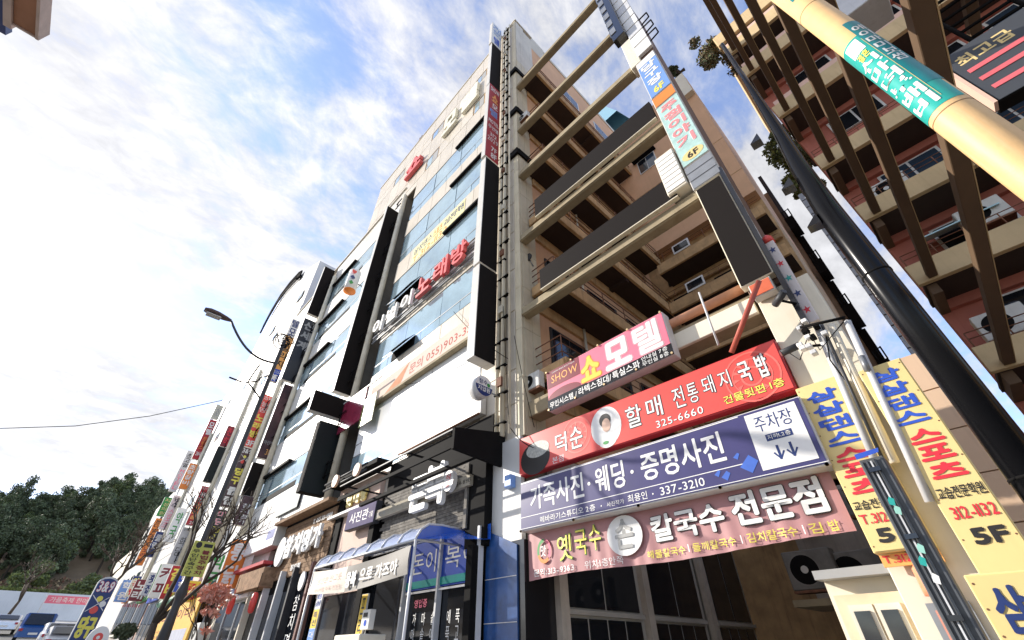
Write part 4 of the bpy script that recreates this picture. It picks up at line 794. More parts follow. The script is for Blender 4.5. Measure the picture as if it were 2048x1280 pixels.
put(nv, [('주차장', *f(.878, .968, .12, .36), .0)], 'Y', Yt, navy2, lift=.006); patch(nv, 'floor_field', 'Y', Yt, *f(.893, .955, .42, .52), navy2, .006); put(nv, [('지하1,2층', *f(.897, .951, .435, .505), .01)], 'Y', Yt, white, lift=.009)
for u in (.91, .94):
    a, b, c, d = f(u-.003, u+.003, .6, .8); patch(nv, 'arrow_shaft', 'Y', Yt, a, b, c, d, navy2, .006)
    for sg in (-1, 1): poly(nv, 'arrow_head', 'Y', Yt, [((a+b)/2, c-.01), ((a+b)/2+sg*.07, c+.09), ((a+b)/2+sg*.05, c+.1), ((a+b)/2, c+.02)], navy2, .0062)
bolts(nv, x0, x1, z0-.02, z0+.02, 6.09)
# maroon cloth banner with folds
bn = T('cloth_banner', 'maroon noodle shop cloth banner reading 옛국수 손칼국수 전문점, sun faded and wrinkled', 'banner', (-3.8, 6.3, 2.8))
bx0, bx1, bz1 = -6.3, -1.1, 3.42
def bz0(x): return 2.66+.02*math.sin((x+6)*1.7)
def fold(x, z): return .012*math.sin(x*9+z*1.5)*(3.6-z)+.009*math.sin(x*23+1.3*z+2*math.sin(x*3))*(3.6-z)+.02*math.sin(x*2.1)
V = []; F_ = []; nx, nz = 110, 10
for i in range(nx+1):
    x = bx0+(bx1-bx0)*i/nx
    for j in range(nz+1):
        z = bz1+(bz0(x)-bz1)*j/nz; V.append((x, 6.36-fold(x, z), z))
F_ = [(i*(nz+1)+j, i*(nz+1)+j+1, (i+1)*(nz+1)+j+1, (i+1)*(nz+1)+j) for i in range(nx) for j in range(nz)]
mesh(bn, 'cloth', V, F_, bannerm, True)
def drape(par, items, m_, lift, name='lettering'):
    o = put(par, items, 'Y', 6.36, m_, name=name, lift=0); off = wloc(par)
    for v in o.data.vertices: v.co.y = 6.36-fold(v.co.x+off.x, v.co.z+off.z)-lift-off.y
f = lambda *a: frac(bx0, bx1, 2.66, bz1, *a)
def dout(items, m1, m2):
    drape(bn, [(i[0], i[1]-.012, i[2]+.012, i[3]-.012, i[4]+.012, i[5]+.02) for i in items], m2, .022, 'lettering_outline'); drape(bn, items, m1, .030)
dout([('칼국수', *f(.512, .735, .20, .68), .035), ('전문점', *f(.757, .972, .13, .67), .04)], white, blackt)
dout([('옛', *f(.148, .215, .20, .72), .0), ('국', *f(.228, .276, .17, .67), .0), ('수', *f(.288, .333, .13, .62), .0)], yellowt, green)
drape(bn, [('해물칼국수', *f(.485, .604, .80, .94), .01), ('들깨칼국수', *f(.627, .746, .80, .94), .01), ('김치칼국수', *f(.774, .889, .79, .94), .01), ('김', *f(.914, .94, .79, .94), .01), ('밥', *f(.953, .974, .79, .94), .01)], yellowt, .022)
drape(bn, [('문의:313-9363', *f(.03, .217, .80, .95), .01), ('위치:1층안쪽', *f(.259, .402, .80, .95), .0), ('|', *f(.6145, .617, .80, .93)), ('|', *f(.7585, .761, .80, .93)), ('|', *f(.902, .9045, .80, .93))], white, .022)
od = disc(bn, 'white_circle', 'Y', 6.36, bx0+.421*(bx1-bx0), 3.08, .33, .29, signwhite, 0)
for v in od.data.vertices: v.co.y -= .034
drape(bn, [('손', *f(.388, .455, .14, .70), .03)], grey, .06)
for a0_, m_ in ((90, green), (200, orange), (320, pink)):
    V = []; c_ = (bx0+.087*(bx1-bx0), 3.08)
    for i in range(9): 
        a = R(a0_+110*i/8); V += [(c_[0]+.17*math.cos(a), 6.36-.04, c_[1]+.2*math.sin(a)), (c_[0]+.12*math.cos(a), 6.36-.04, c_[1]+.14*math.sin(a))]
    mesh(bn, 'logo_arc', V, [(2*i, 2*i+1, 2*i+3, 2*i+2) for i in range(8)], m_)
drape(bn, [('맛', *f(.075, .099, .33, .57), .02)], white, .05)
# blank dark panels between beams
for la, (x0, x1, z0, z1) in (('upper long blank dark panel mounted on a beam over the alley', (-5.53, -1.21, 12.4, 13.27)), ('lower and larger blank dark panel mounted on a beam over the alley', (-5.5, -1.45, 9.28, 10.0))):
    p_ = T('blank_billboard', la, 'billboard', ((x0+x1)/2, 6.3, z0), 'blank panels over the alley'); B(p_, 'panel', signdark, x0, x1, 6.28, 6.40, z0, z1, .005); B(p_, 'bottom_rail', conduit, x0, x1, 6.27, 6.39, z0-.03, z0-.003)
bars = T('red_strut', 'red steel strut slanting up from the red sign to the tower', 'strut', (-2, 6.2, 5.5)); tube(bars, 'bar', [QY(1463, 705, 6.15), QY(1518, 562, 6.0)], .05, redsteel, 4)
lp_ = T('fluorescent_tube_arm', 'thin white rod hanging diagonally before the concrete beam', 'rod', QY(1420, 640, 6.2)); tube(lp_, 'rod', [QY(1398, 585, 6.2), QY(1437, 690, 6.2)], .018, steelw, 6)

# ------------------------------------------------------------------ sign tower
TW = T('sign_tower', 'narrow brown sign tower at the right end of the long beams, stacked with sign boxes', 'tower', (-.8, 6.9, 6.3))
cbr = mat('tower_brown', (.17, .10, .07), .6, var=.15, streak=.2)
B(TW, 'shaft', cbr, -1.06, -.53, 6.42, 7.6, 6.2, 20.6, .01); B(TW, 'shaft', beigew, -1.0, -.6, 6.45, 7.2, 20.6, 27)
for i in range(9): B(TW, 'white_panel', (signwhite, signwhite, steelw)[i % 3], -.98+.25*(i % 2 == 5), -.50, 6.30, 6.41, 15.9+i*.72, 16.55+i*.72, .01)
B(TW, 'white_panel', orange, -.9, -.5, 6.30, 6.41, 22.4, 22.8, .01)
for i in range(3): multitube(TW, 'bracket', [[(-.55, 6.35, 16.2+i*.7), (-.2, 6.35, 16.3+i*.7), (-.2, 6.35, 16.7+i*.7), (-.55, 6.35, 16.7+i*.7)]], .025, black, 4)
B(TW, 'cream_box', beigew, -1.3, -.95, 6.32, 6.7, 15.6, 17.5, .02)
db_ = T('dark_box_sign', 'black segmented box sign high on the tower at the top edge of the picture', 'sign', (-1.15, 6.3, 17.7)); B(db_, 'box', blackg, -1.42, -.98, 6.1, 6.41, 17.7, 24.5, .02)
for i in range(8): B(db_, 'window', mat('bluish_glass', (.12, .16, .22), .1), -1.445, -1.42, 6.15, 6.36, 18.2+i*.75, 18.7+i*.75)
for i in range(8): B(db_, 'slat', steel, -1.4, -1.2, 6.075, 6.099, 18.2+i*.75, 18.65+i*.75)
def tsign(label, z0, z1, fm, x0=-1.13, x1=-.53, Y=6.22, th=.18, em=signedge):
    s_ = T('tower_sign', label, 'sign', (-.8, Y+.1, z0), 'signs on the tower'); B(s_, 'box', em, x0, x1, Y+.01, Y+th, z0, z1, .01); B(s_, 'face', fm, x0+.02, x1-.02, Y-.002, Y+.008, z0+.02, z1-.02); return s_
s1 = tsign('light blue tower sign with white stacked letters 6F', 13.15, 15.35, bluel)
put(s1, stack('당구장', -1.05, -.62, 13.65, 15.0, .05), 'Y', 6.216, white); put(s1, [('6F', -.98, -.68, 13.25, 13.55, .05)], 'Y', 6.216, yellowt); patch(s1, 'white_top', 'Y', 6.216, -1.11, -.55, 15.0, 15.33, white)
s2 = tsign('narrow orange red band between two tower signs', 12.62, 13.1, orange)
s3 = tsign('teal and pink tower sign with cartoon style letters 이야기 6F', 9.85, 12.58, teall)
out2(s3, stack('주점이야기', -1.04, -.62, 10.45, 12.5, .05), 'Y', 6.216, mat('faded_red', (.72, .25, .26)), white); disc(s3, 'cream_blob', 'Y', 6.216, -.83, 10.1, .24, .16, yellowl, .003); put(s3, [('6F', -.95, -.7, 10.0, 10.2, .04)], 'Y', 6.216, blackt, lift=.006)
s4 = tsign('grey panelled box between the teal sign and the blank dark sign on the tower', 9.05, 9.82, steel)
for z in (9.3, 9.56): patch(s4, 'joint', 'Y', 6.216, -1.12, -.54, z, z+.015, blackt, .006)
s5 = tsign('large blank dark sign low on the tower, above the red strut', 6.3, 9.0, signdark, x0=-1.1, x1=-.58, em=conduit)
s6 = tsign('orange red painted base plate at the foot of the tower signs', 6.0, 6.27, mat('plate_vermilion', (.66, .14, .06), .5), x0=-1.0, x1=-.66)
acb = T('louvre_box', 'cream louvred box fixed to the side of the tower beside the lower billboard', 'box', (-1.4, 6.4, 9.3)); B(acb, 'case', beigew, -1.62, -1.16, 6.2, 6.7, 9.35, 10.75, .02)
for i in range(8): B(acb, 'slat', signwhite, -1.6, -1.18, 6.18, 6.199, 9.42+i*.16, 9.55+i*.16)
# star column
sc_ = T('star_column', 'slender white column printed with coloured stars and a red cap', 'column', (-.45, 6.35, 5.3)); B(sc_, 'panel', mat('star_white', (.68, .62, .60), .5, var=.06), -.55, -.38, 6.36, 6.5, 5.3, 7.0, .01)
B(sc_, 'dark_post', blackg, -.575, -.50, 6.22, 6.34, 5.2, 9.2, .005); V, F_ = tubegeo([(-.45, 6.42, 7.0), (-.45, 6.42, 7.12), (-.45, 6.42, 7.2)], [.09, .08, .02], 12); mesh(sc_, 'cap', V, F_, red, True)
for i, m_ in enumerate((navy2, redt, teal, navy2, redt)):
    cx, cz = -.455, 6.8-.32*i; poly(sc_, 'star', 'Y', 6.36, [(cx+(.055 if k % 2 == 0 else .022)*math.sin(k*math.pi/5), cz+(.075 if k % 2 == 0 else .03)*math.cos(k*math.pi/5)) for k in range(10)], m_, .004)

# ------------------------------------------------------------------ white gate building right of the alley
GB = T('gate_building', 'low whitewashed building right of the alley with a cream window frame', 'building', (-.7, 6.5, 0))
B(GB, 'wall', beigew, -1.0, -.22, 6.42, 6.8, 0, 6.15, .01); B(GB, 'wall', beigew, -1.72, -1.0, 6.75, 7.2, 0, 2.3)
B(GB, 'wall', mat('grey_brown_wall', (.46, .40, .33), .8, var=.15, streak=.3), -1.0, .3, 9.01, 17, 0, 5.2); B(GB, 'lintel', grey, -1.74, -.98, 6.5, 6.74, 2.27, 2.36); wf = B(GB, 'window_frame', mat('cream_frame', (.74, .60, .40), .5), -1.66, -1.02, 6.66, 6.74, .6, 2.12)  # first wall here is unseen, added to block sky light into the alley
for a, b in cells(-1.56, -1.06, 2): q_ = B(wf, 'sash', beigew, a+.01, b-.01, 6.62, 6.66,   .7, 2.02); B(wf, 'pane', glassk, a+.05, b-.05, 6.60, 6.62, .75, 1.96)
B(GB, 'wall', tanw, -.2, .5, 9, 12, 0, 5.4)
for i in range(7): B(GB, 'tile', tanw, -.1, .4, 8.95, 8.995, 1.0+i*.65, 1.0+i*.65+.63)
db2 = T('doorway_poster', 'framed red and white poster beside the grey post', 'poster', (-.6, 6.3, 1.9)); B(db2, 'frame', steel, -.83, -.5, 6.36, 6.41, 1.2, 1.98); patch(db2, 'paper', 'Y', 6.36, -.78, -.56, 1.25, 1.92, mat('poster_red', (.72, .30, .22)), .003); put(db2, [('축', -.72, -.62, 1.8, 1.87), ('당첨', -.74, -.6, 1.68, 1.75)], 'Y', 6.355, redt)
wl = T('warning_lamp', 'orange warning lamp dome above the framed poster', 'lamp', (-.72, 6.3, 2.02)); V, F_ = tubegeo([(-.7, 6.28, 2.03), (-.7, 6.28, 2.08), (-.7, 6.28, 2.26), (-.7, 6.28, 2.33)], [.09, .09, .085, .03], 14); mesh(wl, 'dome', V, F_, mat('lamp_orange', (.80, .30, .16), .3), True); tube(wl, 'cable', [(-.7, 6.3, 2.3), (-.95, 6.33, 2.75), (-1.05, 6.33, 3.1)], .01, black, 4)
# small wall mounted things
def cctv(label, p, aim):
    c = T('security_camera', label, 'security camera', p, 'security cameras'); d = Vector(aim).normalized(); V, F_ = tubegeo([Vector(p), Vector(p)+d*.26], .05, 8); mesh(c, 'housing', V, F_, steeld, True); V, F_ = tubegeo([Vector(p)+d*.261, Vector(p)+d*.27], .04, 8); mesh(c, 'lens', V, F_, blackg); tube(c, 'arm', [Vector(p)+d*.1, Vector(p)+Vector((.25, .15, -.05))], .02, black, 5)
cctv('black security camera beside the right end of the red sign', QY(1600, 690, 6.2), (-1, -.35, -.25)); cctv('dark floodlight bracket at the tower foot', QY(1550, 610, 6.1), (.6, -.5, .1))
el = T('service_fittings', 'white insulators and cable fittings clustered on top of the grey post', 'electrical fittings', QY(1620, 640, 6.0))
for i in range(12):
    p = QY(1600+random.uniform(0, 60), 640+random.uniform(0, 70), 6.0); B(el, 'insulator', (signwhite, black, steelw)[i % 3], p.x-.035, p.x+.035, 5.95, 6.05, p.z-.03, p.z+.03, .008)
multitube(el, 'wire', [[QY(1600, 640, 6), QY(1640, 700, 5.9), QY(1690, 640, 6)], [QY(1620, 660, 6), QY(1600, 720, 6.2), QY(1570, 700, 6.2)], [QY(1690, 760, 6.1), QY(1660, 720, 6), QY(1650, 660, 6)]], .008, black, 4)
tube(el, 'cross_arm', [QY(1600, 655, 5.9), QY(1690, 635, 5.9)], .02, black, 5)
# tall yellow signs
def ysign(label, x0, x1, z0, z1, Y):
    s_ = T('yellow_sign', label, 'sign', ((x0+x1)/2, Y+.08, z0)); B(s_, 'box', yellowl, x0, x1, Y+.01, Y+.22, z0, z1, .008); B(s_, 'face', yellowl, x0+.015, x1-.015, Y-.002, Y+.008, z0+.015, z1-.015)
    for i in range(7):
        for x in (x0+.03, x1-.03): disc(s_, 'screw', 'Y', Y, x, z0+.06+(z1-z0-.12)*i/6, .008, .008, rust, .004, n=8)
    return s_
ya = ysign('tall yellow dance school sign left of the grey post, reading 삼삼댄스 스포츠 5F', -1.02, -.50, 2.42, 4.38, 6.2)
put(ya, stack('삼삼댄스', -.95, -.60, 3.53, 4.28, .075), 'Y', 6.196, blue, lift=.004); put(ya, stack('스포츠', -.95, -.60, 2.98, 3.52, .08), 'Y', 6.196, redt, lift=.004)
put(ya, [('교습전문학원', -1.0, -.53, 2.83, 2.93, .02), ('5F', -.92, -.6, 2.50, 2.64, .08)], 'Y', 6.196, blackt, lift=.004); put(ya, [('T.312-1132', -.99, -.54, 2.69, 2.79, .02)], 'Y', 6.196, redt, lift=.004)
yo, *_ = (T('orange_notice', 'faded orange strip with red numbers under the tall yellow sign', 'sign', (-.75, 6.3, 2.3)),); B(yo, 'panel', orangel, -1.0, -.5, 6.3, 6.34, 2.30, 2.41); put(yo, [('T.312-1132', -.98, -.52, 2.33, 2.40, .02)], 'Y', 6.298, redt)
yb_ = ysign('tall yellow dance school sign right of the grey post, reading 삼삼댄스 스포츠 5F in sun and shade', -.30, .12, 2.0, 4.25, 6.0)
put(yb_, stack('삼삼댄스', -.24, .05, 3.50, 4.18, .075), 'Y', 5.996, blue, lift=.004); put(yb_, stack('스포츠', -.22, .06, 2.93, 3.46, .08), 'Y', 5.996, redt, lift=.004)
put(yb_, [('교습전문학원', -.26, .09, 2.76, 2.87, .02), ('5F', -.2, .05, 2.36, 2.5, .08)], 'Y', 5.996, blackt, lift=.004); put(yb_, [('312-1132', -.24, .08, 2.58, 2.69, .02)], 'Y', 5.996, redt, lift=.004)
q0 = QY(1925, 1150, 5.0); yc = ysign('square yellow sign with navy letters 삼삼 at the lower right corner', q0.x, q0.x+.75, 1.0, q0.z, 5.0)
put(yc, [('삼', q0.x+.07, q0.x+.25, q0.z-.36, q0.z-.08, .035), ('삼', q0.x+.28, q0.x+.46, q0.z-.36, q0.z-.08, .035), ('댄스', q0.x+.5, q0.x+.72, q0.z-.36, q0.z-.08, .03)], 'Y', 4.996, navy2, lift=.004); put(yc, [('스포츠', q0.x+.08, q0.x+.6, q0.z-.75, q0.z-.48, .05)], 'Y', 4.996, redt, lift=.004)

# ------------------------------------------------------------------ posts on the right
gp = T('steel_post', 'dark grey channel steel post with torn tape scraps in front of the yellow signs', 'post', (-.4, 4.2, 0))
tp = QY(1748, 918, 4.2); bt = QY(1905, 1240, 4.2)
B(gp, 'channel', mat('post_grey', (.10, .105, .108), .5, var=.25, scale=14, streak=.3), -.50, -.345, 4.15, 4.3, 0, tp.z, .006); 
for x in (-.485, -.455, -.40, -.36): B(gp, 'rib', mat('steel_mid', (.10, .105, .11), .4, metal=.3, var=.15), x-.006, x+.006, 4.13, 4.149, 0, tp.z-.02)
B(gp, 'cable_rod', steelw, -.432, -.422, 4.115, 4.128, 0, tp.z-.03)
for z in (1.75, 2.2, 2.65): B(gp, 'clamp', blackg, -.46, -.39, 4.09, 4.114, z, z+.03)
for i, (z, m_) in enumerate(((2.42, teal), (2.36, mat('mint_tape', (.30, .6, .5))), (2.12, mat('mint_tape', (.30, .6, .5))), (2.05, teal), (1.95, white), (1.6, white), (1.5, white), (1.4, white))):
    x = -.43+random.uniform(-.02, .02); poly(gp, 'tape_scrap', 'Y', 4.1, [(x-.018, z), (x+.012, z-.015), (x+.022, z+.03), (x, z+.05), (x-.015, z+.03)], m_, .012)
poly(gp, 'blue_tape', 'Y', 4.1, [(-.50, tp.z-.01), (-.35, tp.z+.01), (-.34, tp.z+.04), (-.5, tp.z+.03)], blue, .012)
cp = T('conduit_post', 'whitish conduit column rising above the grey post to the tower foot', 'post', (-.4, 6.0, 3)); tube(cp, 'column', [QY(1632, 648, 6.1), QY(1748, 916, 6.1)], .045, steelw, 6); tube(cp, 'cable', [QY(1642, 646, 6.05), QY(1763, 914, 6.05)], .02, steeld, 6); tube(cp, 'column', [QY(1662, 650, 6.15), QY(1790, 925, 6.15)], .05, beigew, 6)
wb = T('white_bar', 'long light grey metal bar slanting beside the right yellow sign', 'post', (-.1, 5.6, 3)); 
pa, pb = QY(1700, 700, 6.0), QY(1790, 900, 6.0); tube(wb, 'bar', [QY(1694, 642, 6.0), QY(1860, 1004, 6.0)], .04, steelw, 4); tube(wb, 'clip', [QY(1722, 712, 5.93), QY(1736, 742, 5.93)], .035, steel, 4)
# black downpipe close by
bp = T('black_post', 'thick glossy black steel post rising across the right side with a bright highlight', 'post', (.32, 4.5, 0))
V, F_ = tubegeo([(.31, 4.5, 0), (.31, 4.5, 5.4), (.345, 4.5, 6.2), (.405, 4.5, 7.0), (.47, 4.5, 8.3), (.54, 4.5, 9.8)], [.118, .116, .095, .07, .038, .028], 28); mesh(bp, 'shaft', V, F_, mat('black_lacquer', (.005, .005, .006), .2, var=.05, spec=.22), True)
for z in (5.25, 5.95, 7.0): mesh(bp, 'cleat', [(.2, 4.42, z), (.07, 4.42, z+.02), (.2, 4.42, z+.14), (.2, 4.55, z), (.07, 4.55, z+.02), (.2, 4.55, z+.14)], [(0, 1, 2), (5, 4, 3), (0, 3, 4, 1), (1, 4, 5, 2), (0, 2, 5, 3)], blackg)
for z in (2.5, 4.4): V, F_ = tubegeo([(.31, 4.5, z), (.31, 4.5, z+.02)], .121, 28); mesh(bp, 'joint_ring', V, F_, black, True)
ms_ = T('maroon_fin', 'dark maroon vertical fin with a column of grey plates on its left edge', 'fin', (.7, 13.5, 0)); B(ms_, 'fin', mat('fin_maroon', (.075, .03, .03), .6, var=.15), .66, .95, 13.3, 13.6, 3, 14.4)
for i in range(20): B(ms_, 'plate', mat('plate_grey', (.30, .31, .34), .5, var=.1), .50, .635, 13.25, 13.5, 6.9+i*.36, 6.9+i*.36+.32)
# yellow wrapped utility pole
tb = T('utility_pole', 'thick pole in orange anti-poster wrap with a teal shop poster around it', 'pole', (1.55, 4.45, 0))
d_ = 4.6; az = R(18.95); cx, cy = d_*math.sin(az), d_*math.cos(az); rad = .163
V, F_ = tubegeo([(cx, cy, 0), (cx, cy, 6), (cx, cy, 12)], rad, 40); mesh(tb, 'wrap', V, F_, tubem, True)
for z in (3.9, 5.55, 6.95, 8.5): V, F_ = tubegeo([(cx, cy, z), (cx, cy, z+.012)], rad+.002, 40); mesh(tb, 'wrap_seam', V, F_, mat('seam_brown', (.3, .17, .08)), True)
az0 = math.atan2(-cy, -cx)   # side that faces the camera
def wrapped(par, name, s, a0_, a1_, z0, z1, m_, w_=.03, lift=.004, vertical=True):
    """lettering bent round the pole; u runs along the pole"""
    g, ff, x0, x1, y0, y1 = glyph(s, False); V = []
    for p in g:
        u = (p.x-x0)/(x1-x0); v = (p.y-y0)/(y1-y0)
        if vertical: a = a0_+(a1_-a0_)*v; z = z1-(z1-z0)*u
        else: a = a0_+(a1_-a0_)*u; z = z0+(z1-z0)*v
        V.append((a, z))
    W2 = []; F2 = []
    for k in range(7):
        t = k*math.pi/3; ea, ez = (0, 0) if k == 6 else (w_*.14*math.cos(t)/rad, w_*.14*math.sin(t)); o = len(W2); l_ = lift+.0002*k
        W2 += [(cx+(rad+l_)*math.cos(az0+a+ea), cy+(rad+l_)*math.sin(az0+a+ea), z+ez) for a, z in V]; F2 += [tuple(i+o for i in f) for f in ff]
    mesh(par, name, W2, F2, m_)
def band(par, name, a0_, a1_, z0, z1, m_, lift=.003, n=20):
    V = []; 
    for i in range(n+1):
        a = az0+a0_+(a1_-a0_)*i/n
        for z in (z0, z1): V.append((cx+(rad+lift)*math.cos(a), cy+(rad+lift)*math.sin(a), z))
    mesh(par, name, V, [(2*i, 2*i+2, 2*i+3, 2*i+1) for i in range(n)], m_, True)
pst = T('pole_poster', 'teal poster wrapped around the orange pole with white letters 신마더루배비', 'poster', (cx, cy, 5.2))
z_t = 1.6+d_*1.235; z_b = 1.6+d_*.875
band(pst, 'sheet', -1.5, 1.15, z_b, z_t, teal); band(pst, 'sheet_dark', .38, 1.5, z_b+.35, z_t+.35, mat('teal_dark_print', (.01, .22, .24), .35), .005)
band(pst, 'white_animal_print', -.75, .2, z_t-.28, z_t-.04, white, .006); band(pst, 'white_rule', .36, .39, z_b+.1, z_t-.1, yellowl, .007)
nch = '신마더루배비'
for i, c in enumerate(nch):
    h = (z_t-.42-z_b-.05)/6; zt_ = z_t-.42-h*i; wrapped(pst, 'lettering', c, -1.0, .22, zt_-h*.92, zt_-.01, white, .05, .008, False)
wrapped(pst, 'lettering', '결혼', -.6, .1, z_t-.42, z_t-.3, yellowt, .02, .009, False)
for i, c in enumerate('에이마미보쌈'):
    zt_ = z_t+.2-.17*i; wrapped(pst, 'lettering', c, .5, 1.2, zt_-.14, zt_, white, .03, .008, False)
p2 = T('pole_poster', 'second dark teal poster at the top edge of the orange pole', 'poster', (cx, cy, 8.9)); band(p2, 'sheet', -.2, 1.3, 8.85, 9.8, mat('teal_dark_print', (.01, .22, .24), .35))
wrapped(p2, 'lettering', '비', .1, .9, 8.95, 9.15, white, .03, .006, False)

# ------------------------------------------------------------------ terracotta apartment block on the right
CB = T('terracotta_building', 'terracotta red balcony building at the right with ochre parapets and long brown beams', 'building', (8, 16, 0))
YC = 16.; XC = 1.85; XR = 26
CB_lev = [1.6+YC*r_ for r_ in (.175, .362, .559, .756, .965, 1.237, 1.522, 1.70)]
B(CB, 'wall', cwall, XC+.1, XR, YC+1.5, YC+2, 0, 30.8)
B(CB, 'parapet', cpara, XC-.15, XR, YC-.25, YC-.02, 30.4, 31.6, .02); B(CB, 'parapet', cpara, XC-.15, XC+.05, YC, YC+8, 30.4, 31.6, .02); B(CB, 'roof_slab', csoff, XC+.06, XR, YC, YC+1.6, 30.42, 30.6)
rows_z = CB_lev+[31.0]
for i, z in enumerate(CB_lev):
    top = i >= 5; h = .78 if not top else .95
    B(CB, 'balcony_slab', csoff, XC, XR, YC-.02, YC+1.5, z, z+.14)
    for k, (a, b) in enumerate(cells(XC-.1, XR, 8)):
        B(CB, 'parapet', cpara, a+.006, b-.006, YC-.22, YC-.03, z+.005, z+h, .01)
    zn = rows_z[i+1]
    if top: B(CB, 'upper_parapet', cpale, XC+.1, XR, YC-.1, YC-.04, z+h, z+h+.45)
    else:
        multitube(CB, 'railing', [[(XC, YC-.1, z+h+.3), (XR, YC-.1, z+h+.3)], [(XC, YC-.1, z+h+.5), (XR, YC-.1, z+h+.5)]]+[[(x, YC-.1, z+h), (x, YC-.1, z+h+.5)] for x in np.arange(XC, 14, .8)], .018, rust, 4)
    B(CB, 'lintel_beam', cwall, XC+.1, XR, YC+1.3, YC+1.49, zn-.32, zn-.002)
    B(CB, 'cross_rib', cbeam, XC+.06, XC+.3, YC+.02, YC+1.5, zn-.35, zn-.002)
    for x0 in (3.1, 6.0, 8.6, 11.6):
        W = B(CB, 'window', framew, x0, x0+1.9, YC+1.42, YC+1.49, zn-1.5, zn-.42)
        for a, b in cells(x0+.05, x0+1.85, 2): B(W, 'pane', glassk if (i+int(x0)) % 3 else glassd, a+.04, b-.04, YC+1.40, YC+1.42, zn-1.43, zn-.49)
    # beams running towards the street
    B(CB, 'beam', cbeam, XC+.2, XC+.42, 1.5, YC-.23, z+.06, z+.26, .01); B(CB, 'lit_beam_edge', cpara, XC+.421, XC+.435, 1.5, YC-.23, z+.06, z+.09)  # thin ochre strip stands in for the beam's sunlit edge
    if i in (1, 2, 3): B(CB, 'beam', cbeam, 5.2, 5.42, 4.5, YC-.23, z+.06, z+.26, .01)
aw2 = T('window_awning', 'pale blue awning over a window on the terracotta building', 'awning', (5.6, 16, 9.9)); 
qa = QY(1835, 470, 16.6); mesh(aw2, 'sheet', [(qa.x, 17.3, qa.z+.1), (qa.x+1.9, 17.3, qa.z+.1), (qa.x+1.9, 16.3, qa.z-.35), (qa.x, 16.3, qa.z-.35), (qa.x, 17.3, qa.z+.06), (qa.x+1.9, 17.3, qa.z+.06), (qa.x+1.9, 16.3, qa.z-.4), (qa.x, 16.3, qa.z-.4)], [(0, 1, 2, 3), (7, 6, 5, 4), (3, 2, 6, 7), (0, 4, 5, 1), (0, 3, 7, 4), (1, 5, 6, 2)], mat('awning_pale_blue', (.45, .66, .70), .4))
for la, q in (('air conditioner with round fan on a terracotta balcony left of the wide beam', (1975, 440)), ('air conditioner partly hidden at the right edge on a terracotta balcony', (2020, 660)), ('air conditioner on the balcony behind the steel rail, upper middle', (1790, 385)), ('small air conditioner on the third balcony', (1690, 310))):
    p = QY(*q, 16.6); air_con(la, p.x, 16.6, p.z-.2, 'Y', 1.3, 'air conditioners on the terracotta balconies')
# black hanging board
hb = T('hanging_board', 'black hanging board with three red stripes and gold letters 최고급', 'sign', (4.2, 8, 8.8))
hx0, hz1, hz0 = 8*.400, 1.6+8*1.085, 1.6+8*.885
B(hb, 'box', black, hx0, hx0+3.2, 8.01, 8.3, hz0, hz1, .01); B(hb, 'face', mat('charcoal_print', (.055, .06, .07), .5, var=.05), hx0+.02, hx0+3.18, 7.998, 8.009, hz0+.02, hz1-.02); B(hb, 'edge_trim', cpale, hx0-.05, hx0-.002, 7.98, 8.2, hz0, hz1-.05)
for i in range(3): B(hb, 'red_stripe', mat('stripe_red', (.70, .14, .16), .4), hx0+.12, hx0+(.95, 1.4, 1.9)[i], 7.985, 7.997, hz1-.62-.30*i-.1, hz1-.62-.30*i)
put(hb, [('최고급', hx0+.13, hx0+.85, hz1-.5, hz1-.2, .03), ('사우나', hx0+1.2, hx0+2.3, hz1-.5, hz1-.15, .02)], 'Y', 7.998, mat('gold_print', (.76, .58, .26)))
mf = T('stair_frame', 'dark steel stair frame with rungs at the upper right', 'stairs', (5, 9, 12))
sx = QY(1905, 60, 10)
multitube(mf, 'rungs', [[(sx.x, 10, sx.z-2+i*.35), (sx.x+.9, 10, sx.z-2+i*.35)] for i in range(12)]+[[(sx.x, 10, sx.z-2.2), (sx.x, 10, sx.z+2.5)], [(sx.x+.9, 10, sx.z-2.2), (sx.x+.9, 10, sx.z+2.5)]], .05, black, 4)
sf = T('white_soffit_box', 'white soffit box corner at the top edge beside the orange pole', 'canopy', (3, 6, 10)); p = QY(1730, 10, 9); B(sf, 'box', steelw, p.x-.6, p.x+.5, 9, 10, p.z+.1, p.z+1.5, .02)

# ------------------------------------------------------------------ dark balcony building behind the alley
DBB = T('dark_rear_building', 'tall narrow rear building in deep shade with black balconies against the sky', 'building', (-.3, 22, 0))
B(DBB, 'wall', mat('shadow_tan', (.42, .28, .18), .8, var=.1, streak=.3), -3, -.32, 22.2, 30, 0, 24); B(DBB, 'side_wall', mat('dark_wall', (.03, .03, .034), .7), -.32, -.12, 22.1, 30, 0, 25.5)  # side wall and balconies near black: shade put into the colour
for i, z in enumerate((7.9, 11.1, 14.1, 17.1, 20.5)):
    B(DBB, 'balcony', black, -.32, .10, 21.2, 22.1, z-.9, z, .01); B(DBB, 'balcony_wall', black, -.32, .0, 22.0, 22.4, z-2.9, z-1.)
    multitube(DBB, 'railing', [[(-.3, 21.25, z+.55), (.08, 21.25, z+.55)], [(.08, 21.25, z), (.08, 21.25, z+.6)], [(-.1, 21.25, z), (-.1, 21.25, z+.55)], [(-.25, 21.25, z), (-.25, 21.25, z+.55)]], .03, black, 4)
pg = T('glass_pyramid', 'pale blue pyramid roof light rising behind the alley roof line', 'roof', (-8, 24, 33)); a = QY(1208, 215, 26); b = QY(1190, 250, 26); c = QY(1245, 250, 26)
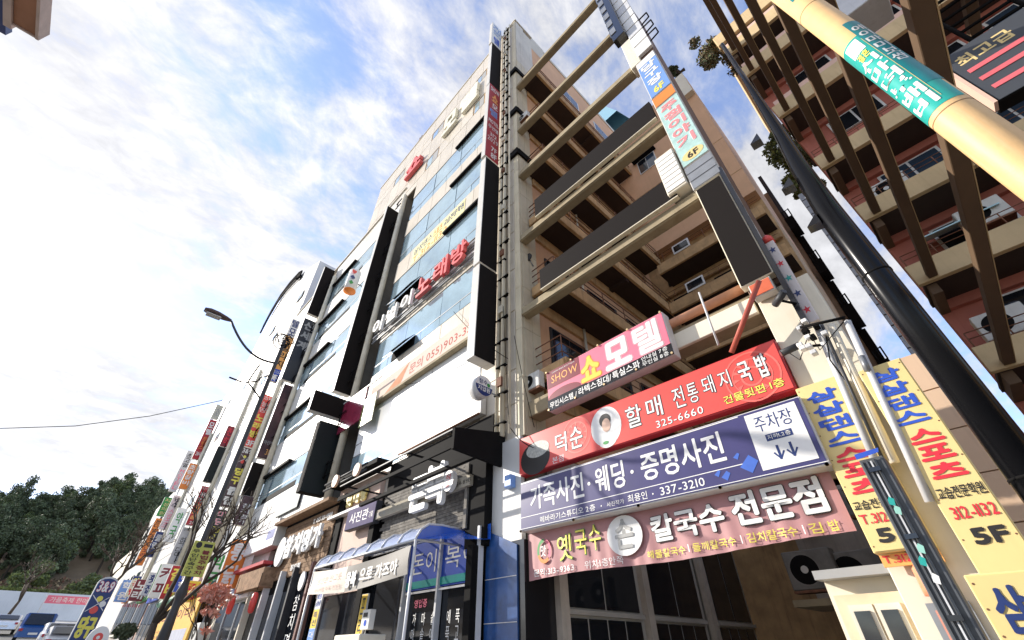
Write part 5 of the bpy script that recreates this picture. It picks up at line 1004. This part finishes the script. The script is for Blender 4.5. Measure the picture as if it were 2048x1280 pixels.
mesh(pg, 'pyramid', [(a.x, 26, a.z+.5), (b.x-1.5, 24.5, a.z-6), (c.x+.4, 24.5, a.z-6), (c.x+1.2, 27.5, a.z-6), (b.x-1, 27.5, a.z-6)], [(0, 1, 2), (0, 2, 3), (0, 3, 4), (0, 4, 1)], skyblue)

# ------------------------------------------------------------------ upper left eaves
ev = T('eaves_block', 'underside of a pinkish roof eaves hanging in at the upper left corner', 'eaves', (-9, -7, 15))
eb = mat('eaves_pink', (.50, .40, .36), .7); 
B(ev, 'soffit_panel', mat('eaves_soffit', (.34, .17, .10), .7, var=.2, scale=.8), -12.0, 2, -7.1, -6.64, 15.0, 15.2); B(ev, 'fascia', eb, -12.05, 2, -6.63, -6.56, 14.93, 15.4); B(ev, 'fascia', eb, -12.2, 2, -7.27, -7.11, 14.93, 15.4); B(ev, 'fascia', eb, -12.05, -12.005, -7.1, -6.64, 14.95, 15.3)
B(ev, 'blue_panel', navy2, -12.6, 2, -8.2, -7.28, 15.05, 15.3)

# ------------------------------------------------------------------ street lamp
sl_ = T('street_lamp', 'dark ornate street lamp with a long curved arm on the left pavement', 'street lamp', (-12, 2.07, gz(-12)))
lx, ly = -12., 2.07
tube(sl_, 'pole', [(lx, ly, 0), (lx, ly, .9), (lx, ly, 1.0), (lx, ly, 8.95)], [.09, .09, .07, .05], mat('lamp_black', (.045, .042, .042), .45, var=.15), 12)
arm = []
hd = Vector((lx, .28, 8.66))
for i in range(15):
    t = i/14; arm.append((lx+.0, ly-(ly-.62)*t, 8.15+.75*(t**2)*(1.0 if t < 1 else 1)-.12*math.sin(math.pi*t)))
tube(sl_, 'arm', arm, .032, mat('lamp_black', (.04, .038, .04)), 8)
ap = Vector(arm[-1])
V = []; F_ = []; rings = ((0, .05, .04), (.12, .10, .06), (.35, .15, .085), (.55, .15, .08), (.68, .09, .05))
for d0, wd, hh in rings:
    for k in range(12):
        t = 2*math.pi*k/12; V.append((ap.x+wd*math.cos(t), ap.y-d0, ap.z+d0*.05+hh*math.sin(t)*(1 if math.sin(t) > 0 else .6)))
F_ = [(i*12+k, i*12+(k+1) % 12, (i+1)*12+(k+1) % 12, (i+1)*12+k) for i in range(4) for k in range(12)]+[tuple(range(12)), tuple(range(59, 47, -1))]
mesh(sl_, 'lamp_head', V, F_, mat('lamp_brown', (.11, .075, .07), .45), True); B(sl_, 'lamp_lens', ledw, ap.x-.1, ap.x+.1, ap.y-.6, ap.y-.25, ap.z-.075, ap.z-.045, .01)
import cmath
loops = []
for k in range(5):
    c0 = (random.uniform(-.12, .12), random.uniform(-.1, .12)); r0 = random.uniform(.12, .24); loops.append([(lx+.05*math.sin(t*2+k), ly+c0[0]+r0*math.cos(t), 8.95+c0[1]+r0*math.sin(t)) for t in [2*math.pi*i/16 for i in range(17)]])
multitube(sl_, 'coiled_wire', loops, .016, black, 4)
multitube(sl_, 'scroll_bracket', [[(lx, ly, 7.0), (lx, ly-.25, 7.2), (lx, ly-.45, 7.35), (lx, ly-.6, 7.3)], [(lx, ly-.45, 7.35), (lx, ly-.42, 7.6), (lx, ly-.36, 7.95)], [(lx, ly, 7.75), (lx, ly-.2, 7.6), (lx, ly-.25, 7.45), (lx, ly-.4, 7.38)], [(lx, ly-.6, 7.3), (lx, ly-.9, 7.32)]], .022, black, 5)
V, F_ = tubegeo([(lx, ly, 0), (lx, ly, .15), (lx, ly, .5), (lx, ly, .8), (lx, ly, 1.5), (lx, ly, 1.62), (lx, ly, 2.35), (lx, ly, 2.5), (lx, ly, 2.6), (lx, ly, 2.75), (lx, ly, 2.9)], [.2, .2, .14, .16, .08, .12, .075, .075, .11, .075, .06], 16); mesh(sl_, 'ornate_base', V, F_, mat('lamp_black', (.04, .038, .04)), True)
np_ = T('no_parking_sign', 'yellow green no parking sign with dark vertical letters on the lamp post', 'sign', (-11.85, 2.1, 3.4)); Xn = -11.86
nq = [QX(*q, Xn) for q in ((388, 1082), (428, 1083), (410, 1154), (363, 1153))]; ny0, ny1, nz0, nz1 = (nq[0].y+nq[3].y)/2, (nq[1].y+nq[2].y)/2, (nq[2].z+nq[3].z)/2, (nq[0].z+nq[1].z)/2
B(np_, 'plate', mat('olive_yellow', (.50, .50, .10), .5, var=.05), Xn-.03, Xn, ny0, ny1, nz0, nz1, .006)
wN = ny1-ny0; hN = nz1-nz0
put(np_, stack('무인단속구간', ny0+.08*wN, ny0+.42*wN, nz0+.04*hN, nz1-.24*hN, .03), 'X', Xn, blackt, lift=.004); put(np_, stack('불법주정차', ny0+.52*wN, ny0+.9*wN, nz0+.04*hN, nz1-.24*hN, .05), 'X', Xn, mat('maroon_text', (.2, .03, .03)), lift=.004)
disc(np_, 'emblem', 'X', Xn, ny0+.26*wN, nz1-.12*hN, .14*wN, .09*hN, blackt, .004); patch(np_, 'camera_mark', 'X', Xn, ny0+.5*wN, ny0+.92*wN, nz1-.17*hN, nz1-.07*hN, blackt, .004)

# billiard stand sign
X9 = -22.; q9 = [QX(*q, X9) for q in ((203, 1152), (243, 1152), (151, 1280))]
bl = T('billiard_sign', 'tall navy freestanding billiard sign with rounded top reading 3&9 당구 클럽', 'sign', (X9, q9[0].y+.5, gz(X9)))
y0, y1, zt = q9[0].y, q9[1].y, q9[0].z
prof = [(y0, .6), (y1, .6), (y1, zt-.18)]+[(y1-.25+.25*math.cos(a), zt-.18+.18*math.sin(a)) for a in [R(t) for t in (30, 60, 90)]]+[(y0+.25+.25*math.cos(a), zt-.18+.18*math.sin(a)) for a in [R(t) for t in (90, 120, 150)]]+[(y0, zt-.18)]
prism(bl, 'body', prof, 'x', X9-.3, X9-.01, steelw); cy_, cz_ = (y0+y1)/2, (zt+.6)/2
prism(bl, 'face', [((u-cy_)*.93+cy_, (v-cz_)*.965+cz_) for u, v in prof], 'x', X9-.008, X9+.006, navy2)
wd = y1-y0
out2(bl, [('3&9', y0+.12*wd, y1-.1*wd, zt-.45, zt-.14, .03)], 'X', X9+.006, white, redt); cues(bl, 'X', X9+.006, (y0+y1)/2, zt-.78, .42, .01)
put(bl, [('당구', y0+.1*wd, y1-.08*wd, zt-1.72, zt-1.12, .05)], 'X', X9+.006, yellowt); put(bl, [('클럽', y0+.1*wd, y1-.08*wd, zt-2.45, zt-1.85, .05)], 'X', X9+.006, white)
od_ = T('oval_sign', 'small oval white sign with a red swirl before the billiard sign', 'sign', (-15, 1, 0)); q = QX(196, 1275, -16); disc(od_, 'oval', 'X', -16, q.y, q.z-.05, .21, .27, signwhite, 0, thick=.08); disc(od_, 'swirl', 'X', -16, q.y, q.z, .09, .09, red, .004, rin=.4); tube(od_, 'stem', [(-16.04, q.y, .1), (-16.04, q.y, q.z-.25)], .04, steeld, 6)
# yellow golf board
gq = [QY(*q, 5.7) for q in ((320.6, 1209), (397.5, 1208), (365, 1280), (300, 1280))]
gbd = T('golf_board', 'large orange yellow board reading 골프존 이다 behind the lamp base', 'billboard', (gq[0].x, 5.7, 2)); gx0 = -26.3; gx1 = -21.2; g1 = (gq[0].z+gq[1].z)/2
gx0, gx1 = gq[0].x, gq[1].x
B(gbd, 'board', mat('amber_print', (.78, .45, .08), .5, var=.05), gx0, gx1, 5.7, 5.8, .9, g1, .01); put(gbd, [('골프', gx0+.1*(gx1-gx0), gx0+.42*(gx1-gx0), g1-.75, g1-.3, .02), ('이다!', gx0+.62*(gx1-gx0), gx0+.95*(gx1-gx0), g1-.75, g1-.3, .02)], 'Y', 5.698, maroon)
for i in range(5): put(gbd, [('지성시스템 골프연습장'[i:i+6], gx0+.08*(gx1-gx0), gx0+.45*(gx1-gx0), g1-1.25-.24*i, g1-1.1-.24*i, .0)], 'Y', 5.698, maroon)
patch(gbd, 'notice', 'Y', 5.698, gx0+.6*(gx1-gx0), gx0+.95*(gx1-gx0), g1-1.9, g1-1.2, mat('notice_grey', (.4, .42, .5)), .004)
ga = T('green_awning', 'dark green rounded awning above the orange board', 'awning', (gx0, 5.6, g1)); V, F_ = tubegeo([(gx0-.6, 5.8, g1+.35), (gx1+2.2, 5.8, g1+.35)], .22, 12); mesh(ga, 'roll', V, F_, mat('awning_green', (.03, .12, .08), .5), True)
for i, z in enumerate((1.35, 2.1)): air_con(('lower ', 'upper ')[i]+'air conditioner beside the orange board', gx1+1.1, 5.9, z, 'Y', 1.1, 'air conditioners beside the orange board')

# small projecting shop signs low along the row
small = (('orange sign reading 통닭', orange, '통닭', white), ('white sign reading 약국 in green', white, '약국', green), ('yellow sign reading 김밥', yellow, '김밥', redt), ('blue sign reading 은행', blue, '은행', white), ('red sign reading 갈비', redd, '갈비', yellowt), ('white sign reading 커피 in brown', signwhite, '커피', maroon), ('green sign reading 당구', green, '당구', white), ('pale sign reading 횟집 in navy', steelw, '횟집', navy2), ('maroon sign reading 노래', maroon, '노래', white), ('cream sign reading 국밥 in red', beigew, '국밥', redt), ('navy sign reading 안경', navy2, '안경', yellowt), ('light blue sign reading 학원', bluel, '학원', white))
rnd = random.Random(17)
for i, (la, m_, st, tm) in enumerate(small):
    X = -23.5-3.1*i; g = gz(X); y1 = 5.95; wd_ = rnd.uniform(.6, .95); y0 = y1-wd_; z0 = g+rnd.uniform(2.7, 3.4); h_ = rnd.uniform(.9, 1.9)
    s_ = T('projecting_sign', 'small '+la+' projecting low over the pavement', 'sign', (X-.1, (y0+y1)/2, z0), 'small projecting shop signs'); B(s_, 'box', signedge, X-.2, X-.006, y0, y1, z0, z0+h_, .01); B(s_, 'face', m_, X-.004, X+.006, y0+.02, y1-.02, z0+.02, z0+h_-.02); put(s_, stack(st, y0+.1, y1-.1, z0+.08, z0+h_-.08, .04), 'X', X+.006, tm); tube(s_, 'bracket', [(X-.1, y1-.02, z0+h_*.8), (X-.1, 6.3, z0+h_*.8)], .03, rust, 4)
# ------------------------------------------------------------------ vehicles
def car(label, x, y, m_, rot=0, van=False):
    g = gz(x); c = T('parked_car', label, 'car', (x, y, g), 'cars down the street'); L, Wd, H = 4.3, 1.75, 1.45 if not van else 1.8
    pr = [(-2.15, .35), (-2.15, .85), (-1.75, 1.0), (-.95, H), (.9, H), (1.55, 1.0), (2.1, .85), (2.15, .35)]
    V = []; 
    for s_, (k, yy) in enumerate(((.92, -Wd/2), (1, -Wd/2+.12), (1, Wd/2-.12), (.92, Wd/2))):
        for u, v in pr: V.append((x+u*(k if s_ in (0, 3) else 1), y+yy, g+v*(1 if s_ in (1, 2) or v < 1.2 else .95)))
    n = len(pr); F_ = [tuple(range(n)), tuple(range(4*n-1, 3*n-1, -1))]+[(s_*n+i, s_*n+(i+1) % n, (s_+1)*n+(i+1) % n, (s_+1)*n+i) for s_ in range(3) for i in range(n)]
    o = mesh(c, 'body', V, F_, m_); bm = bmesh.new(); bm.from_mesh(o.data); bmesh.ops.recalc_face_normals(bm, faces=bm.faces); bm.to_mesh(o.data); bm.free()
    mesh(c, 'rear_window', [(x+1.0, y-.65, g+H-.06), (x+1.0, y+.65, g+H-.06), (x+1.53, y+.72, g+1.08), (x+1.53, y-.72, g+1.08)], [(0, 1, 2, 3)], glassk)
    for v in o.data.vertices: pass
    for sg in (-1, 1):
        mesh(c, 'side_window', [(x-.85, y+sg*(Wd/2+.004), g+H-.12), (x+.85, y+sg*(Wd/2+.004), g+H-.12), (x+1.2, y+sg*(Wd/2+.004), g+1.02), (x-1.4, y+sg*(Wd/2+.004), g+1.02)], [(0, 1, 2, 3)], glassk)
        for wx in (-1.35, 1.3): V, F_ = tubegeo([(x+wx, y+sg*(Wd/2-.2), g+.32), (x+wx, y+sg*(Wd/2+.02), g+.32)], .32, 16); mesh(c, 'wheel', V, F_, rubber)
        B(c, 'tail_light', redd, x+2.1, x+2.16, y+sg*.72-.1, y+sg*.72+.1, g+.7, g+.85)
    B(c, 'number_plate', white, x+2.155, x+2.17, y-.25, y+.25, g+.5, g+.62)
    # rear glass sits proud of the sloping body
    for ob in c.children:
        if ob.name.startswith('rear_window'): ob.location.x += .03; ob.location.z += .02
    return c
car('blue van with a dark rear window near the left edge', -52, .75, carblue, van=True)
car('silver car parked behind the blue van', -66, -1.2, carsilver)
car('white car parked by the kerb, right of the blue van', -44, 1.9, mat('car_white', (.7, .7, .7), .25))
car('grey car further along the kerb', -38, 2.0, mat('car_grey', (.25, .26, .28), .25))

# ------------------------------------------------------------------ vegetation
def branch_tree(name, label, base, H, m_leaf=None, spread=1., seed=1, nl=0, leafsz=.12, group=None, depth=4, r0=.12):
    rnd = random.Random(seed); t = T(name, label, 'tree', base, group); P = []; tips = []
    def grow(p, d, L, r, k):
        q = p+d*L; mid = p+d*L*.5+Vector((rnd.uniform(-.08, .08), rnd.uniform(-.08, .08), 0))*L
        P.append(([p, mid, q], [r, r*.85, r*.65])); tips.append(q)
        if k == 0: return
        for _ in range(3 if k > 1 else 2):
            dd = (d+Vector((rnd.uniform(-1, 1), rnd.uniform(-1, 1), rnd.uniform(-.15, .6)))*.75*spread).normalized(); grow(q, dd, L*rnd.uniform(.6, .82), r*.6, k-1)
    grow(Vector(base), Vector((rnd.uniform(-.1, .1), rnd.uniform(-.1, .1), 1)).normalized(), H*.32, r0, depth)
    multitube(t, 'trunk', P[:1], .1, bark, 8); multitube(t, 'branches', P[1:], .1, bark, 4)
    if m_leaf: leaves(t, 'crown', [(q, .25*spread) for q in tips[len(tips)//3:]], nl, leafsz, m_leaf, rnd)
    return t
def leaves(par, name, blobs, n, sz, m_, rnd, kind=None, mats=None):
    V = np.zeros((n*4, 3)); idx = [rnd.randrange(len(blobs)) for _ in range(n)]; off = wloc(par) if par is not None else Vector((0, 0, 0))
    rs_ = np.random.RandomState(rnd.randrange(10**6)); C_ = np.array([tuple(blobs[i][0]) for i in idx]); RR = np.array([blobs[i][1] for i in idx])
    dr = rs_.normal(size=(n, 3)); dr /= np.linalg.norm(dr, axis=1)[:, None]; rad_ = RR*(rs_.rand(n)**.45); c = C_+dr*rad_[:, None]*np.array([1, 1, .75])
    a = rs_.normal(size=(n, 3)); a /= np.linalg.norm(a, axis=1)[:, None]; b = np.cross(a, rs_.normal(size=(n, 3))); b /= np.linalg.norm(b, axis=1)[:, None]
    s_ = sz*(.6+.8*rs_.rand(n))[:, None]
    V[0::4] = c-a*s_; V[1::4] = c-b*s_*.5; V[2::4] = c+a*s_; V[3::4] = c+b*s_*.5
    V -= np.array(off)
    me = bpy.data.meshes.new(name); me.vertices.add(n*4); me.vertices.foreach_set('co', V.ravel()); me.loops.add(n*4); me.loops.foreach_set('vertex_index', np.arange(n*4)); me.polygons.add(n); me.polygons.foreach_set('loop_start', np.arange(n)*4)
    for q in (mats or [m_]): me.materials.append(q)
    if mats: me.polygons.foreach_set('material_index', rs_.randint(0, len(mats), n))
    me.update(calc_edges=True); o = bpy.data.objects.new(name, me); col.objects.link(o)
    if par is not None: o.parent = par
    if kind: o['kind'] = kind
    return o
p = QX(330, 1180, -20); branch_tree('bare_tree', 'bare street tree with forked dark branches before the shop fronts', (p.x, p.y, gz(p.x)), 6.5, seed=5, depth=5, r0=.14, spread=1.0)
p = QX(110, 1190, -48); branch_tree('bare_tree', 'bare leaning street tree behind the blue van', (-44, 3.2, gz(-44)), 8.5, seed=9, depth=5, r0=.2)
branch_tree('bare_tree', 'thin bare tree at the far left by the white wall', (-78, -1.5, gz(-78)), 8, seed=12, depth=4, r0=.18)
p = QX(455, 1185, -20); branch_tree('maple_tree', 'small maple with orange red leaves beside the shop signs', (-20.8, 4.9, gz(-20)), 3.6, leafr, spread=.75, seed=3, nl=700, leafsz=.09, depth=4, r0=.05)
cf_ = T('conifer_shrub', 'small dark conifer shrub beside the billiard sign', 'shrub', (-17, 2.2, .2)); rnd = random.Random(2); q = QX(250, 1262, -19)
leaves(cf_, 'crown', [(Vector((-19, q.y, q.z-.5-.0*k)), .35) for k in range(2)]+[(Vector((-19, q.y, q.z)), .28)], 1400, .07, leafd, rnd)
# hill
HV = []; HF = []; rnd = random.Random(4); hx = np.linspace(-125, -330, 16); hy = np.linspace(-130, 90, 34)
def hillz(x, y):
    t = (-x-125)/70; t = max(0, min(1, t)); return 6.3+(t*t*(3-2*t))*(22+5*math.sin(y*.05+1)+3*math.sin(y*.13)+2.0*math.cos(y*.03))*(1 if x > -260 else 1-(-x-260)/200)
for x in hx:
    for y in hy: HV.append((x, y, hillz(x, y)))
ny = len(hy); HF = [(i*ny+j, i*ny+j+1, (i+1)*ny+j+1, (i+1)*ny+j) for i in range(len(hx)-1) for j in range(ny-1)]
mesh(None, 'hill', HV, HF, hillm, True, kind='structure')
def tree_proto(seed, H, ms_):
    rnd = random.Random(seed); r = T('hill_tree', 'x', 'tree', (0, 0, 0), 'trees on the hill behind the street'); multitube(r, 'trunk', [([Vector((0, 0, -1)), Vector((.2, .1, H*.5)), Vector((.3, 0, H*.85))], [.3, .2, .08])]+[([Vector((.2, .1, H*(.4+.1*k))), Vector((.2+1.8*math.cos(k*2.2), .1+1.8*math.sin(k*2.2), H*(.55+.1*k)))], [.12, .04]) for k in range(4)], .1, bark, 5)
    bl_ = []
    for k in range(20):
        a = rnd.uniform(0, 6.28); rr_ = rnd.uniform(.3, 2.6)*(H/9); bl_.append((Vector((rr_*math.cos(a), rr_*math.sin(a), H*rnd.uniform(.12, 1.0))), rnd.uniform(.8, 1.5)*H/9))
    leaves(r, 'crown', bl_, 4200, .25, ms_[0], rnd, mats=ms_); return r
protos = [tree_proto(1, 9, [leafd, leafd, leafm]), tree_proto(2, 10.5, [leafd, leafm]), tree_proto(3, 8, [leafm, leafm, leafy])]
spots = []
rnd = random.Random(11)
for i in range(185):
    x = rnd.uniform(-148, -205); y = rnd.uniform(-48, 26); spots.append((x, y))
first = {0: 1, 1: 1, 2: 1}
for i, (x, y) in enumerate(spots):
    k = rnd.choice((0, 0, 1, 1, 2)); pr = protos[k]; s_ = rnd.uniform(.75, 1.25)
    if first[k]: o = pr; first[k] = 0
    else:
        o = pr.copy(); col.objects.link(o)
        for ch in pr.children: c2 = ch.copy(); col.objects.link(c2); c2.parent = o
    o.location = (x, y, hillz(x, y)-.5); o.scale = (s_*rnd.uniform(.7, 1.0), s_*rnd.uniform(.7, 1.0), s_*rnd.uniform(.9, 1.25)); o.rotation_euler = (0, 0, rnd.uniform(0, 6))
    o['label'] = ('dark rounded evergreen standing among the trees on the hill', 'tall dark evergreen standing among the trees on the hill', 'lighter green tree standing among the trees on the hill')[k]
for lab, (x, y), s_ in (('large light green pine in front of the dark hill trees', (-128, -2, ), 1.15), ('second lighter pine low on the hill slope', (-131, 6), .95)):
    o = protos[2].copy(); col.objects.link(o)
    for ch in protos[2].children: c2 = ch.copy(); col.objects.link(c2); c2.parent = o
    o.location = (x, y, hillz(x, y)); o.scale = (s_,)*3; o['label'] = lab
# slope grass and scrub
rnd = random.Random(21)
bl_ = [(Vector((x, y, hillz(x, y)+.4)), 1.4) for x, y in [(rnd.uniform(-127, -150), rnd.uniform(-35, 22)) for _ in range(420)]]
leaves(None, 'hill_scrub', bl_, 30000, .34, drygrass, rnd, kind='stuff', mats=[drygrass, hillm, leafb, mat('scrub_red', (.28, .14, .09), .9, var=.3)])
bl_ = [(Vector((-123.5, y, 10.8)), .8) for y in np.arange(-30, 18, .8)]
leaves(None, 'hedge_row', bl_, 7000, .22, leafy, rnd, kind='stuff')
ww = T('white_wall', 'long white retaining wall at the foot of the hill', 'wall', (-121, -5, 5.5)); B(ww, 'wall', whitewall, -121.5, -121, -40, 25, 5.5, 10.6)
pk = T('pink_banner', 'pink street banner strung in front of the white wall', 'banner', (-92, 3, 6)); B(pk, 'cloth', pink, -92, -91.95, .8, 6.2, 7.3, 8.2); put(pk, [('가을축제 한마당', 1.2, 5.8, 7.45, 8.05)], 'X', -91.95, white)
multitube(pk, 'poles', [[(-92, .7, gz(-92)), (-92, .7, 8.4)], [(-92, 6.3, gz(-92)), (-92, 6.3, 8.4)]], .06, steelw)
# roof trees on the terracotta building
def roof_tree(label, c, s, ms_, seed):
    rnd = random.Random(seed); r = T('roof_tree', label, 'tree', c); bl_ = []
    for k in range(16): bl_.append((Vector(c)+Vector((rnd.uniform(-1, 1)*s[0], rnd.uniform(-.6, .6), rnd.uniform(-1, 1)*s[1])), rnd.uniform(.5, .9)*min(s)))
    leaves(r, 'crown', bl_, 3800, .1, ms_[0], rnd, mats=ms_); multitube(r, 'trunk', [([Vector(c)+Vector((.5, 0, -s[1]*1.2)), Vector(c)+Vector((.25, 0, -.3)), Vector(c)], [.12, .08, .04])]+[([Vector(c)+Vector((.25, 0, -.3)), b[0]], [.05, .015]) for b in bl_[:8]], .05, bark, 5)
c = QY(1430, 108, 16.5); roof_tree('bronze leaved tree overhanging the top left of the terracotta building', (c.x, 16.5, c.z), (.62, 2.1), [leafb, leafb, leafm], 31)
c = QY(1578, 300, 19); roof_tree('green pine leaning out beside the terracotta building', (c.x, 19, c.z), (.6, 1.7), [leafm, leafd, leafy], 32)
c = QY(1600, 352, 19); roof_tree('lower green pine foliage beside the maroon fin', (c.x, 19, c.z), (.5, 1.2), [leafm, leafy], 33)
c = QY(1352, 146, 15.5); roof_tree('tiny dark shrub on the roof corner behind the tower', (c.x, 15.5, c.z), (.18, .3), [leafd], 34)
# overhead wires
wi = T('overhead_wire', 'thin overhead wire crossing the sky at the left', 'wire', (-60, -10, 20)); tube(wi, 'cable', [QX(-40, 858, -60), QX(150, 852, -58), QX(300, 832, -57), QX(470, 795, -56.5)], .04, black, 4)
cbs = T('cable_bundle', 'bundle of thin cables drooping from the corner pier to the tower foot', 'cable', (-4, 6.2, 5.6)); rnd = random.Random(5)
def sag(a, b, d, n=14): a, b = Vector(a), Vector(b); return [a.lerp(b, i/n)-Vector((0, 0, d*4*(i/n)*(1-i/n))) for i in range(n+1)]
multitube(cbs, 'cable', [sag((-6.6, 6.15, 5.75), (-6.9, 6.2, 9.5), .05), sag((-6.5, 6.1, 5.6), (-5.9, 6.2, 5.0), .08), sag((-6.7, 6.2, 7.6), (-9.6, 6.3, 11.0), .15), sag((-6.9, 6.2, 8.3), (-12.5, 6.3, 9.3), .3), sag((-6.45, 6.2, 8.2), (-5.95, 6.3, 5.5), .1)], .010, black, 4)
an = T('roof_antenna', 'small antenna on the roof edge of the corner building', 'antenna', (-17.9, 6.6, 32.8)); multitube(an, 'mast', [[(-17.6, 6.6, 32.8), (-17.6, 6.6, 34.2)], [(-17.9, 6.6, 33.8), (-17.2, 6.6, 34.1)]], .04, rust, 4)
bpy.context.view_layer.update()
